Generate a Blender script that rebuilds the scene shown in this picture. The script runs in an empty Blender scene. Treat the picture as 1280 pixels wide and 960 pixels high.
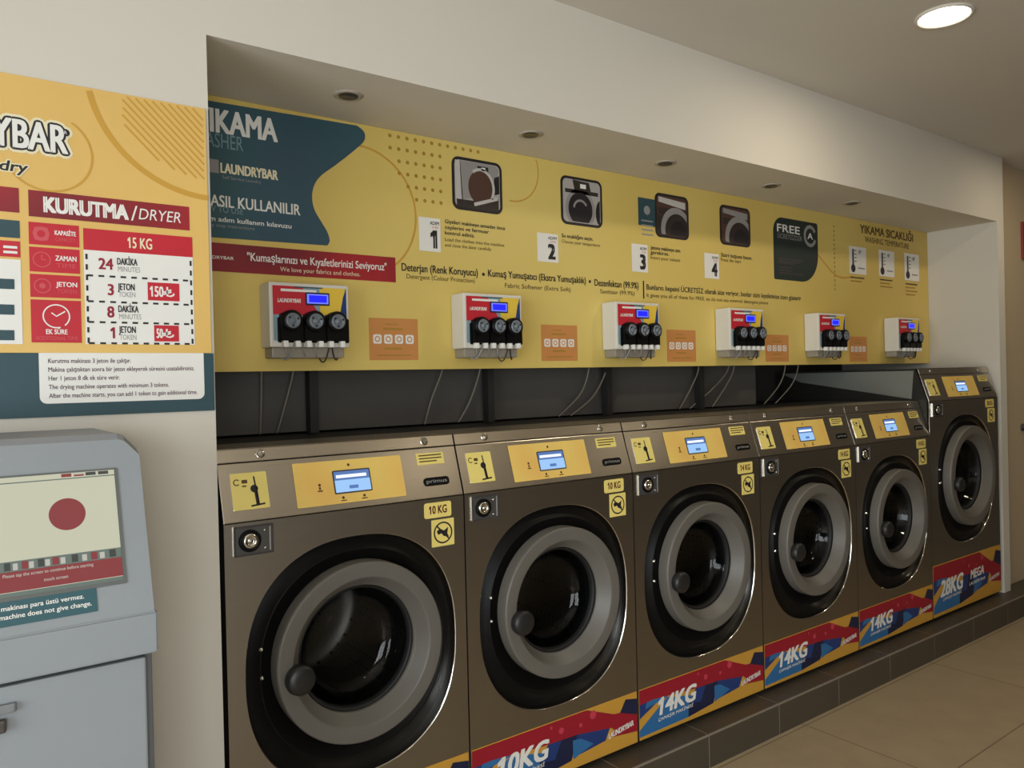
import bpy, bmesh, math, random
from mathutils import Vector, Matrix
random.seed(4)
PI = math.pi
C = bpy.context.scene.collection

# ------------------------------------------------------------------ camera model
FPX = 969.90
RX, RR, RZ = -0.00524, -0.02325, 0.63462
CAM = Vector((-0.6101, -2.1832, 1.6009))
_cy, _sy, _cp, _sp = math.cos(RZ), math.sin(RZ), math.cos(RX), math.sin(RX)
FWD = Vector((_sy*_cp, _cy*_cp, _sp))
_r0 = Vector((_cy, -_sy, 0)); _u0 = _r0.cross(FWD)
RIGHT = _r0*math.cos(RR) + _u0*math.sin(RR)
UPV = -_r0*math.sin(RR) + _u0*math.cos(RR)

def ray(px, py):
    return FWD + RIGHT*((px-640)/FPX) + UPV*((480-py)/FPX)

def on_y(px, py, y):
    """the point of the wall plane y that a measured photo position falls on -> (x, z)"""
    d = ray(px, py); t = (y-CAM.y)/d.y
    p = CAM + d*t
    return p.x, p.z

# ------------------------------------------------------------------ materials
MATS = {}
def lin(c):
    def f(v):
        v /= 255.0
        return v/12.92 if v <= .04045 else ((v+.055)/1.055)**2.4
    return (f(c[0]), f(c[1]), f(c[2]), 1)

def mat(name, col, rough=.5, metal=0.0, var=0.06, scale=6.0, spec=.5, bump=0.0, coat=0.0):
    if name in MATS: return MATS[name]
    m = bpy.data.materials.new(name); m.use_nodes = True
    nt = m.node_tree; b = nt.nodes['Principled BSDF']
    b.inputs['Roughness'].default_value = rough
    b.inputs['Metallic'].default_value = metal
    b.inputs['Specular IOR Level'].default_value = spec
    b.inputs['Coat Weight'].default_value = coat
    c = lin(col)
    tc = nt.nodes.new('ShaderNodeTexCoord'); n = nt.nodes.new('ShaderNodeTexNoise')
    n.inputs['Scale'].default_value = scale; n.inputs['Detail'].default_value = 3
    nt.links.new(tc.outputs['Object'], n.inputs['Vector'])
    mx = nt.nodes.new('ShaderNodeMix'); mx.data_type = 'RGBA'
    mx.inputs['A'].default_value = tuple(v*(1-var) for v in c[:3])+(1,)
    mx.inputs['B'].default_value = tuple(min(1, v*(1+var)) for v in c[:3])+(1,)
    nt.links.new(n.outputs['Fac'], mx.inputs['Factor'])
    nt.links.new(mx.outputs['Result'], b.inputs['Base Color'])
    if bump:
        n2 = nt.nodes.new('ShaderNodeTexNoise'); n2.inputs['Scale'].default_value = 90
        nt.links.new(tc.outputs['Object'], n2.inputs['Vector'])
        bp = nt.nodes.new('ShaderNodeBump'); bp.inputs['Strength'].default_value = bump; bp.inputs['Distance'].default_value = .004
        nt.links.new(n2.outputs['Fac'], bp.inputs['Height']); nt.links.new(bp.outputs['Normal'], b.inputs['Normal'])
    MATS[name] = m
    return m

def emit(name, col, s):
    if name in MATS: return MATS[name]
    m = bpy.data.materials.new(name); m.use_nodes = True
    b = m.node_tree.nodes['Principled BSDF']
    b.inputs['Base Color'].default_value = (.02, .02, .02, 1)
    b.inputs['Roughness'].default_value = .3
    b.inputs['Emission Color'].default_value = lin(col)
    b.inputs['Emission Strength'].default_value = s
    MATS[name] = m
    return m

def brushed(name, col, rough, axis_scale):
    """brushed stainless steel: fine stretched noise in roughness and colour"""
    if name in MATS: return MATS[name]
    m = bpy.data.materials.new(name); m.use_nodes = True
    nt = m.node_tree; b = nt.nodes['Principled BSDF']
    b.inputs['Metallic'].default_value = 1.0
    c = lin(col)
    tc = nt.nodes.new('ShaderNodeTexCoord'); mp = nt.nodes.new('ShaderNodeMapping')
    mp.inputs['Scale'].default_value = axis_scale
    n = nt.nodes.new('ShaderNodeTexNoise'); n.inputs['Scale'].default_value = 1.0; n.inputs['Detail'].default_value = 4
    nt.links.new(tc.outputs['Object'], mp.inputs['Vector']); nt.links.new(mp.outputs['Vector'], n.inputs['Vector'])
    mr = nt.nodes.new('ShaderNodeMapRange')
    mr.inputs['To Min'].default_value = rough-.02; mr.inputs['To Max'].default_value = rough+.025
    nt.links.new(n.outputs['Fac'], mr.inputs['Value']); nt.links.new(mr.outputs['Result'], b.inputs['Roughness'])
    mx = nt.nodes.new('ShaderNodeMix'); mx.data_type = 'RGBA'
    mx.inputs['A'].default_value = tuple(v*.96 for v in c[:3])+(1,)
    mx.inputs['B'].default_value = tuple(min(1, v*1.04) for v in c[:3])+(1,)
    nt.links.new(n.outputs['Fac'], mx.inputs['Factor']); nt.links.new(mx.outputs['Result'], b.inputs['Base Color'])
    MATS[name] = m
    return m

def two_tone(name, ca, cb, scale, rough=.45, lo=.35, hi=.65):
    """a printed background whose ink drifts softly between two colours"""
    if name in MATS: return MATS[name]
    m = bpy.data.materials.new(name); m.use_nodes = True
    nt = m.node_tree; b = nt.nodes['Principled BSDF']; b.inputs['Roughness'].default_value = rough
    tc = nt.nodes.new('ShaderNodeTexCoord'); n = nt.nodes.new('ShaderNodeTexNoise')
    n.inputs['Scale'].default_value = scale; n.inputs['Detail'].default_value = 1
    nt.links.new(tc.outputs['Object'], n.inputs['Vector'])
    cr = nt.nodes.new('ShaderNodeValToRGB')
    cr.color_ramp.elements[0].position = lo; cr.color_ramp.elements[1].position = hi
    cr.color_ramp.elements[0].color = lin(ca); cr.color_ramp.elements[1].color = lin(cb)
    nt.links.new(n.outputs['Fac'], cr.inputs['Fac']); nt.links.new(cr.outputs['Color'], b.inputs['Base Color'])
    MATS[name] = m
    return m

def glass(name, tint, refl_rough=.03):
    if name in MATS: return MATS[name]
    m = bpy.data.materials.new(name); m.use_nodes = True
    nt = m.node_tree; nt.nodes.remove(nt.nodes['Principled BSDF'])
    out = nt.nodes['Material Output']
    t = nt.nodes.new('ShaderNodeBsdfTransparent'); t.inputs['Color'].default_value = tint
    g = nt.nodes.new('ShaderNodeBsdfGlossy'); g.inputs['Roughness'].default_value = refl_rough
    fr = nt.nodes.new('ShaderNodeFresnel'); fr.inputs['IOR'].default_value = 1.38
    mx = nt.nodes.new('ShaderNodeMixShader')
    nt.links.new(fr.outputs['Fac'], mx.inputs['Fac']); nt.links.new(t.outputs[0], mx.inputs[1]); nt.links.new(g.outputs[0], mx.inputs[2])
    nt.links.new(mx.outputs[0], out.inputs['Surface'])
    MATS[name] = m
    return m

def drum_steel():
    if 'drum_steel' in MATS: return MATS['drum_steel']
    m = brushed('drum_steel', (104, 101, 96), .42, (30, 4, 30))
    nt = m.node_tree; b = nt.nodes['Principled BSDF']
    tc = nt.nodes.new('ShaderNodeTexCoord'); v = nt.nodes.new('ShaderNodeTexVoronoi')
    v.inputs['Scale'].default_value = 38; v.inputs['Randomness'].default_value = 0.1
    nt.links.new(tc.outputs['Object'], v.inputs['Vector'])
    cr = nt.nodes.new('ShaderNodeValToRGB')
    cr.color_ramp.elements[0].position = .2; cr.color_ramp.elements[1].position = .26
    cr.color_ramp.elements[0].color = (.01, .01, .01, 1); cr.color_ramp.elements[1].color = lin((104, 101, 96))
    nt.links.new(v.outputs['Distance'], cr.inputs['Fac'])
    for l in list(b.inputs['Base Color'].links): nt.links.remove(l)
    nt.links.new(cr.outputs['Color'], b.inputs['Base Color'])
    return m

WHITE_WALL = mat('painted_wall', (214, 208, 196), .85, var=.02, scale=2, bump=.05)
CEIL = mat('painted_ceiling', (212, 205, 193), .9, var=.02, scale=2, bump=.04)
DARKWALL = mat('dark_backing', (76, 72, 68), .7, var=.15, scale=3)
POST = mat('black_post', (26, 25, 25), .6)
STEEL = brushed('front_steel', (160, 154, 144), .37, (3, 3, 120))
STEELP = brushed('panel_steel', (208, 199, 184), .28, (5, 380, 380))
SIDE = mat('shaded_galvanised_side', (46, 44, 41), .5, metal=.35, var=.1, scale=9)  # darkened colour stands in for the shade in the gap
CHROME = mat('chrome', (225, 222, 216), .12, metal=1.0, var=.02)
BLACKP = mat('black_plastic', (15, 14, 14), .42, var=.1, spec=.16)
RUBBER = mat('black_rubber', (18, 18, 18), .6)
RING = mat('grey_door_plastic', (104, 100, 93), .45, var=.05, scale=4)
KNOB = mat('knob_plastic', (34, 33, 33), .4)
GLASS = glass('door_glass', (.62, .63, .64, 1))
DRUM = drum_steel()
YEL = two_tone('banner_yellow', (224, 200, 114), (214, 185, 96), .9)
YEL2 = two_tone('board_yellow', (232, 192, 110), (224, 184, 104), 1.4)
YOVER = two_tone('overlay_yellow', (240, 208, 112), (238, 192, 102), 5)
YST = mat('sticker_yellow', (240, 220, 126), .5, var=.04)
OR_LINE = mat('print_ochre', (206, 158, 62), .5)
OR_DOT = mat('print_brown_dot', (176, 134, 54), .5)
TEAL = two_tone('print_teal', (54, 84, 100), (46, 86, 94), 2.2)
TEALD = mat('print_dark_teal', (46, 76, 84), .5)
GREENB = mat('print_black_green', (34, 46, 44), .5)
RED = two_tone('print_red', (166, 36, 44), (120, 30, 40), 2.5)
REDB = mat('print_bright_red', (196, 34, 50), .5)
REDL = mat('print_pale_red', (206, 84, 92), .5)
WHITE = mat('print_white', (236, 234, 228), .5, var=.02)
CREAM = mat('print_cream', (236, 226, 190), .5)
INK = mat('print_ink', (36, 32, 36), .5)
INKB = mat('print_brown_ink', (84, 62, 26), .5)
GREYP = mat('print_grey', (150, 148, 146), .5)
DGREY = mat('print_dark_grey', (66, 60, 60), .5)
BLUE = mat('print_blue', (32, 58, 118), .45)
NAVY = mat('print_navy', (24, 32, 66), .45)
LBLUE = mat('print_light_blue', (48, 110, 164), .45)
LYEL = mat('label_yellow', (206, 154, 60), .45)
LRED = mat('label_red', (156, 22, 42), .45)
LRED2 = mat('label_light_red', (198, 60, 80), .45)
ORNG = mat('print_orange', (206, 140, 78), .5)
WPLAS = mat('white_plastic', (218, 214, 204), .45, var=.03)
KIOSK = mat('grey_powder_coat', (141, 146, 150), .55, var=.03, bump=.04)
KIOSKD = mat('grey_powder_coat_frame', (106, 110, 112), .55, var=.03)

# ------------------------------------------------------------------ mesh builder
class MB:
    """collects faces in a local frame (u right, v up, w out of the surface)"""
    def __init__(s, O=(0, 0, 0), U=(1, 0, 0), V=(0, 0, 1)):
        s.bm = bmesh.new(); s.mats = []
        s.O = Vector(O); s.U = Vector(U).normalized(); s.V = Vector(V).normalized(); s.N = s.U.cross(s.V)
    def frame(s, O, U=(1, 0, 0), V=(0, 0, 1)):
        s.O = Vector(O); s.U = Vector(U).normalized(); s.V = Vector(V).normalized(); s.N = s.U.cross(s.V)
        return s
    def P(s, u, v, w=0): return s.O + s.U*u + s.V*v + s.N*w
    def mi(s, m):
        if m not in s.mats: s.mats.append(m)
        return s.mats.index(m)
    def face(s, pts, m, smooth=False):
        try:
            f = s.bm.faces.new([s.bm.verts.new(p) for p in pts])
            f.material_index = s.mi(m); f.smooth = smooth
            return f
        except ValueError: return None
    def poly(s, pts, m, w=0): return s.face([s.P(u, v, w) for u, v in pts], m)
    def rect(s, u0, v0, u1, v1, m, w=0): return s.poly([(u0, v0), (u1, v0), (u1, v1), (u0, v1)], m, w)
    def line(s, pts, t, m, w=0, closed=False):
        """mitred stroke of width t"""
        n = len(pts); L = []; R = []
        for i, p in enumerate(pts):
            a = pts[(i-1) % n] if (closed or i > 0) else p
            b = pts[(i+1) % n] if (closed or i < n-1) else p
            d = Vector((b[0]-a[0], b[1]-a[1]))
            if d.length < 1e-9: d = Vector((1, 0))
            d.normalize(); q = Vector((-d.y, d.x))*t/2
            L.append((p[0]+q.x, p[1]+q.y)); R.append((p[0]-q.x, p[1]-q.y))
        rng = range(n) if closed else range(n-1)
        for i in rng:
            j = (i+1) % n
            s.poly([R[i], R[j], L[j], L[i]], m, w)
    def arc(s, c, r, a0, a1, t, m, w=0, n=48, sy=1.0):
        s.line([(c[0]+r*math.cos(a0+(a1-a0)*i/n), c[1]+r*sy*math.sin(a0+(a1-a0)*i/n)) for i in range(n+1)], t, m, w)
    def disc(s, c, r, m, w=0, n=32, sy=1.0):
        s.poly([(c[0]+r*math.cos(2*PI*i/n), c[1]+r*sy*math.sin(2*PI*i/n)) for i in range(n)], m, w)
    def rr(s, u0, v0, u1, v1, r, n=6, corners=(1, 1, 1, 1)):
        """rounded rectangle outline; corners bl br tr tl"""
        P = []
        for (cx, cy, a, k) in ((u0, v0, PI, 0), (u1, v0, 1.5*PI, 1), (u1, v1, 0, 2), (u0, v1, .5*PI, 3)):
            rad = r*corners[k]
            ox = cx+rad if k in (0, 3) else cx-rad
            oy = cy+rad if k in (0, 1) else cy-rad
            if rad == 0: P.append((cx, cy)); continue
            for i in range(n+1):
                t = a+.5*PI*i/n
                P.append((ox+rad*math.cos(t), oy+rad*math.sin(t)))
        return P
    def cdisc(s, c, r, m, w, box, n=36, sy=1.0):
        """disc cropped by a rectangle (umin, vmin, umax, vmax)"""
        P = [(min(max(c[0]+r*math.cos(2*PI*i/n), box[0]), box[2]), min(max(c[1]+r*sy*math.sin(2*PI*i/n), box[1]), box[3])) for i in range(n)]
        s.poly([p for i, p in enumerate(P) if p != P[i-1]], m, w)
    def slab(s, pts, w0, w1, m, mside=None, smooth=False):
        """prism with outline pts from depth w0 (back) to w1 (front)"""
        s.poly(pts, m, w1); s.poly(list(reversed(pts)), mside or m, w0)
        n = len(pts)
        for i in range(n):
            a, b = pts[i], pts[(i+1) % n]
            s.face([s.P(a[0], a[1], w0), s.P(b[0], b[1], w0), s.P(b[0], b[1], w1), s.P(a[0], a[1], w1)], mside or m, smooth)
    def box(s, u0, u1, v0, v1, w0, w1, m, bevel=0):
        g = bmesh.ops.create_cube(s.bm, size=1)
        M = Matrix((s.U, s.V, s.N)).transposed()
        for v in g['verts']:
            c = v.co
            v.co = s.O + s.U*(u0+(u1-u0)*(c.x+.5)) + s.V*(v0+(v1-v0)*(c.y+.5)) + s.N*(w0+(w1-w0)*(c.z+.5))
        fs = set(f for v in g['verts'] for f in v.link_faces)
        k = s.mi(m)
        for f in fs: f.material_index = k
        if bevel:
            es = list(set(e for v in g['verts'] for e in v.link_edges))
            r = bmesh.ops.bevel(s.bm, geom=es, offset=bevel, segments=2, affect='EDGES', profile=.6)
            for f in r['faces']: f.material_index = k
    def loft(s, loops, m, smooth=True, closed=True):
        """skin consecutive loops (lists of 3D points)"""
        V = [[s.bm.verts.new(p) for p in L] for L in loops]
        k = s.mi(m); n = len(loops[0])
        for a, b in zip(V, V[1:]):
            for i in range(n if closed else n-1):
                j = (i+1) % n
                try:
                    f = s.bm.faces.new((a[i], a[j], b[j], b[i])); f.material_index = k; f.smooth = smooth
                except ValueError: pass
        return V
    def lathe(s, c, prof, m, n=48, smooth=True):
        """profile of (radius, w) about the outward axis at (u,v)"""
        loops = []
        for r, w in prof:
            r = max(r, 1e-5)
            loops.append([s.P(c[0]+r*math.cos(2*PI*i/n), c[1]+r*math.sin(2*PI*i/n), w) for i in range(n)])
        s.loft(loops, m, smooth)
    def tube(s, pts, r, m, n=8):
        pts = [Vector(p) for p in pts]; loops = []
        for i, p in enumerate(pts):
            d = (pts[min(i+1, len(pts)-1)]-pts[max(i-1, 0)]).normalized()
            a = d.cross(Vector((0, 1, 0)))
            if a.length < .1: a = d.cross(Vector((1, 0, 0)))
            a.normalize(); b = d.cross(a)
            loops.append([p+(a*math.cos(2*PI*k/n)+b*math.sin(2*PI*k/n))*r for k in range(n)])
        V = s.loft(loops, m)
        for L in (V[0], V[-1]):
            try:
                f = s.bm.faces.new(L); f.material_index = s.mi(m)
            except ValueError: pass
    def text(s, t, u, v, h, m, w=0, width=None, bold=0.0, shear=0.0, align='l', rot=0.0, cond=1.0, grow=0.0):
        """lettering: baseline at (u,v), capital height h, optionally fitted to a width; bold / grow thicken the strokes"""
        vs, fs, tw, x0 = glyphs(t)
        sc = h/CAP
        sx = (width/tw) if width else sc*cond
        W = tw*sx
        off = {'l': 0, 'c': -W/2, 'r': -W}[align]
        ca, sa = math.cos(rot), math.sin(rot); k = s.mi(m)
        bx = max(bold, 0)*.75*sc; g = grow*sc
        D = [(0, 0)]
        if g: D = [((g+bx)*math.cos(2*PI*i/14), (g+bx*.5)*math.sin(2*PI*i/14)) for i in range(14)] + [(0, 0)]
        elif bx: D = [(bx*dx_, bx*.55*dy_) for dx_, dy_ in ((-1, -1), (1, -1), (1, 1), (-1, 1))]
        for lay, (dx_, dy_) in enumerate(D):
            vv = []
            for x, y in vs:
                a = (x-x0)*sx + off + y*sc*shear + dx_; b = y*sc + dy_
                vv.append(s.bm.verts.new(s.P(u+a*ca-b*sa, v+a*sa+b*ca, w+lay*3e-5)))
            for f in fs:
                try:
                    q = s.bm.faces.new([vv[i] for i in f]); q.material_index = k
                except ValueError: pass
        return W
    def build(s, name, parent=None, origin=None, label=None, bake=True):
        if origin is None: origin = Vector(parent['_o']) if parent is not None else Vector((0, 0, 0))
        origin = Vector(origin)
        for v in s.bm.verts: v.co -= origin
        s.bm.normal_update()
        me = bpy.data.meshes.new(name); s.bm.to_mesh(me); s.bm.free()
        for m in s.mats: me.materials.append(m)
        o = bpy.data.objects.new(name, me); C.objects.link(o)
        if parent is not None: o.parent = parent
        else: o.location = origin
        o['_o'] = tuple(origin)
        if label: o['label'] = label
        return o

_G = {}
def _gen(t):
    cu = bpy.data.curves.new('t', 'FONT'); cu.body = t; cu.fill_mode = 'FRONT'; cu.resolution_u = 3
    ob = bpy.data.objects.new('t', cu); C.objects.link(ob)
    me = bpy.data.meshes.new_from_object(ob.evaluated_get(bpy.context.evaluated_depsgraph_get()))
    vs = [(v.co.x, v.co.y) for v in me.vertices]; fs = [tuple(p.vertices) for p in me.polygons]
    bpy.data.objects.remove(ob); bpy.data.curves.remove(cu); bpy.data.meshes.remove(me)
    return vs, fs
def glyphs(t):
    if t in _G: return _G[t]
    vs, fs = _gen(t)
    xs = [p[0] for p in vs] or [0, 1]
    if len(t) < 12:
        for i, ch in enumerate(t):             # the plain stroke of the figure one gets its flag
            if ch != '1': continue
            px = [p[0] for p in _gen(t[:i+1])[0]]
            one = [p[0] for p in _gen('1')[0]]
            xr = max(px); xl = xr-(max(one)-min(one)); top = CAP*.99
            b = len(vs)
            vs += [(xl+.02, top), (xl-.15, top-.13), (xl-.15, top-.24), (xl+.02, top-.15)]; fs.append((b, b+1, b+2, b+3))
            xs += [xl-.15]
    _G[t] = (vs, fs, max(xs)-min(xs), min(xs))
    return _G[t]
CAP = 1.0
CAP = max(p[1] for p in glyphs('H')[0])

def tag(o, label, cat, group=None):
    o['label'] = label; o['category'] = cat
    if group: o['group'] = group
    return o
def thing(name, loc, label, cat, group=None):
    o = bpy.data.objects.new(name, None); C.objects.link(o)
    o.location = loc; o['_o'] = tuple(loc); o.empty_display_size = .1
    return tag(o, label, cat, group)
def struct(o): o['kind'] = 'structure'; return o
def curve_pts(P, n=10):
    """Catmull-Rom through 2D points"""
    out = []
    for i in range(len(P)-1):
        p0, p1, p2, p3 = P[max(i-1, 0)], P[i], P[i+1], P[min(i+2, len(P)-1)]
        for k in range(n):
            t = k/n
            out.append(tuple(.5*((2*b)+(-a+c)*t+(2*a-5*b+4*c-d)*t*t+(-a+3*b-3*c+d)*t**3) for a, b, c, d in zip(p0, p1, p2, p3)))
    out.append(tuple(P[-1]))
    return out

# ------------------------------------------------------------------ the setting
HC = 2.987          # ceiling
ZS = 2.559          # niche soffit
XN = 4.946           # niche right cheek
YB = .445           # face of the banner board
ZB = 1.650          # lower edge of the banner board
PL = .138           # plinth height
YW = 1.1            # back of the niche
XL, XR, YF = -3.0, 6.4, -5.2

def wbox(mb, x0, x1, y0, y1, z0, z1, m, bevel=0):
    mb.frame((0, 0, 0)); mb.box(x0, x1, z0, z1, -y1, -y0, m, bevel)

FLOORM = bpy.data.materials.new('beige_floor_tiles'); FLOORM.use_nodes = True
nt = FLOORM.node_tree; b = nt.nodes['Principled BSDF']; b.inputs['Roughness'].default_value = .42
tc = nt.nodes.new('ShaderNodeTexCoord'); mp = nt.nodes.new('ShaderNodeMapping')
mp.inputs['Location'].default_value = (-2.523, .72, 0)
br = nt.nodes.new('ShaderNodeTexBrick'); br.offset = 0.0; br.squash = 1.0
br.inputs['Scale'].default_value = 1.0; br.inputs['Brick Width'].default_value = 1.2; br.inputs['Row Height'].default_value = .6
br.inputs['Mortar Size'].default_value = .003; br.inputs['Mortar Smooth'].default_value = .2
br.inputs['Color1'].default_value = lin((186, 166, 134)); br.inputs['Color2'].default_value = lin((180, 160, 130))
br.inputs['Mortar'].default_value = lin((120, 106, 88))
no = nt.nodes.new('ShaderNodeTexNoise'); no.inputs['Scale'].default_value = 5; no.inputs['Detail'].default_value = 6
mx = nt.nodes.new('ShaderNodeMix'); mx.data_type = 'RGBA'; mx.blend_type = 'MULTIPLY'; mx.inputs['Factor'].default_value = .35
nt.links.new(tc.outputs['Object'], mp.inputs['Vector']); nt.links.new(mp.outputs['Vector'], br.inputs['Vector'])
nt.links.new(tc.outputs['Object'], no.inputs['Vector'])
nt.links.new(br.outputs['Color'], mx.inputs['A']); nt.links.new(no.outputs['Color'], mx.inputs['B'])
hs = nt.nodes.new('ShaderNodeHueSaturation'); hs.inputs['Saturation'].default_value = 0
nt.links.new(no.outputs['Color'], hs.inputs['Color']); nt.links.new(hs.outputs['Color'], mx.inputs['B'])
nt.links.new(mx.outputs['Result'], b.inputs['Base Color'])

m = MB(); wbox(m, XL-.2, XR+.2, YF-.2, YW+.1, -.1, 0, FLOORM); struct(m.build('floor'))
m = MB(); wbox(m, XL-.2, XR+.2, YF-.2, YW+.1, HC, HC+.1, CEIL); struct(m.build('ceiling'))
# machine wall: left part, fascia above the niche, end pillar, soffit
m = MB()
wbox(m, XL, -.008, 0, YW, 0, HC, WHITE_WALL)
wbox(m, -.008, XN, 0, .05, ZS, HC, WHITE_WALL)
wbox(m, -.008, XN, .05, YB+.03, ZS, ZS+.06, WHITE_WALL)
wbox(m, XN, 5.04, 0, YW, 0, HC, WHITE_WALL)
struct(m.build('wall_back'))
m = MB(); wbox(m, -.008, XN, YW, YW+.1, 0, HC, DARKWALL); wbox(m, -.008, 3.15, .57, .6, 1.43, ZS, DARKWALL); struct(m.build('wall_niche'))
m = MB()
wbox(m, XL-.2, XL, YF, -4.7, 0, HC, WHITE_WALL); wbox(m, XL-.2, XL, -.7, YW, 0, HC, WHITE_WALL)
wbox(m, XL-.2, XL, -4.7, -.7, 2.75, HC, WHITE_WALL); wbox(m, XL-.2, XL, -4.7, -.7, 0, .25, WHITE_WALL)
struct(m.build('wall_left'))
m = MB(); wbox(m, XR, XR+.2, YF, YW, 0, HC, mat('far_end_wall', (92, 85, 76), .8)); struct(m.build('wall_right'))
m = MB(); OPP = mat('opposite_wall', (132, 124, 114), .8)
wbox(m, XL-.2, -2.8, YF-.2, YF, 0, HC, OPP); wbox(m, -.6, XR+.2, YF-.2, YF, 0, HC, OPP); wbox(m, -2.8, -.6, YF-.2, YF, 2.6, HC, OPP); wbox(m, -2.8, -.6, YF-.2, YF, 0, .12, OPP); struct(m.build('wall_front'))
# shop window in the left wall (out of the picture; daylight comes through it)
ALU = mat('window_aluminium', (90, 92, 94), .4, metal=.8)
m = MB()
for yy in (-4.7, -3.38, -2.06, -.74): wbox(m, XL-.14, XL-.06, yy, yy+.05, .25, 2.75, ALU)
for zz in (.25, 2.69): wbox(m, XL-.14, XL-.06, -4.7, -.69, zz, zz+.06, ALU)
win = struct(m.build('window_1'))
m = MB(); wbox(m, XL-.105, XL-.095, -4.68, -.72, .28, 2.72, glass('window_glass', (.97, .98, .98, 1), .0)); m.build('pane', win)
m = MB()  # second window, unseen, added to light the wall by the kiosk from behind
for xx in (-2.8, -1.73, -.66): wbox(m, xx, xx+.06, YF-.14, YF-.06, .12, 2.6, ALU)
for zz in (.12, 2.54): wbox(m, -2.8, -.6, YF-.14, YF-.06, zz, zz+.06, ALU)
win = struct(m.build('added_window'))
m = MB(); wbox(m, -2.78, -.62, YF-.105, YF-.095, .15, 2.57, glass('window_glass', (.97, .98, .98, 1), .0)); m.build('pane', win)
# pale panelled door beyond the pillar
DOORM = mat('door_laminate', (196, 178, 148), .6, var=.03)
m = MB(); wbox(m, 5.04, XR, .06, .14, PL, HC, DOORM); d1 = struct(m.build('door_1'))
m = MB(O=(5.43, .06, 1.19)); m.lathe((0, 0), [(.026, 0), (.026, .008), (.01, .012), (.01, .05)], DGREY, 20)
m.frame((5.43, .06, 1.19)); m.box(-.01, .11, -.01, .01, .045, .06, DGREY, .004); m.build('door_handle', d1, label='dark lever handle')
m = MB(); wbox(m, 5.04, XR, .14, YW, 0, HC, WHITE_WALL); struct(m.build('wall_recess'))
m = MB(); wbox(m, 5.47, 5.75, .045, .0599, 2.36, 2.62, mat('sign_red', (138, 54, 46), .6), .003)
tag(m.build('sign_plate'), 'plain red plate high on the pale door beyond the pillar', 'sign')

# tiled plinth under the machines
TILE = mat('plinth_tile', (76, 68, 57), .45, var=.12, scale=5)
GROUT = mat('plinth_grout', (138, 128, 112), .8)
m = MB()
wbox(m, -.008, XR, -.0998, 1.0, 0, PL-.0006, GROUT)
xs = [-.008]+[x for x in [1.878+.4755*k for k in range(-3, 10)] if .0 < x < XR]+[XR]
for a, c in zip(xs, xs[1:]):
    if c-a < .02: continue
    wbox(m, a+.0025, c-.0025, -.1005, -.09, 0.002, PL-.007, TILE)
    wbox(m, a+.0025, c-.0025, -.0935, .3, PL-.01, PL, TILE)
struct(m.build('trim_1'))
# dark posts carrying the banner board
for k, px in enumerate((391, 612, 760, 876)):
    x, _ = on_y(px, 480, .5)
    m = MB(); wbox(m, x-.016, x+.016, YB+.045, YB+.085, 1.4265, ZS, POST); struct(m.build('trim_%d' % (k+2)))

# ------------------------------------------------------------------ washing machines
def sellipse(c, a, b_, n, ts):
    P = []
    for t in ts:
        ct, st = math.cos(t), math.sin(t)
        P.append((c[0]+a*math.copysign(abs(ct)**(2/n), ct), c[1]+b_*math.copysign(abs(st)**(2/n), st)))
    return P

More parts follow.
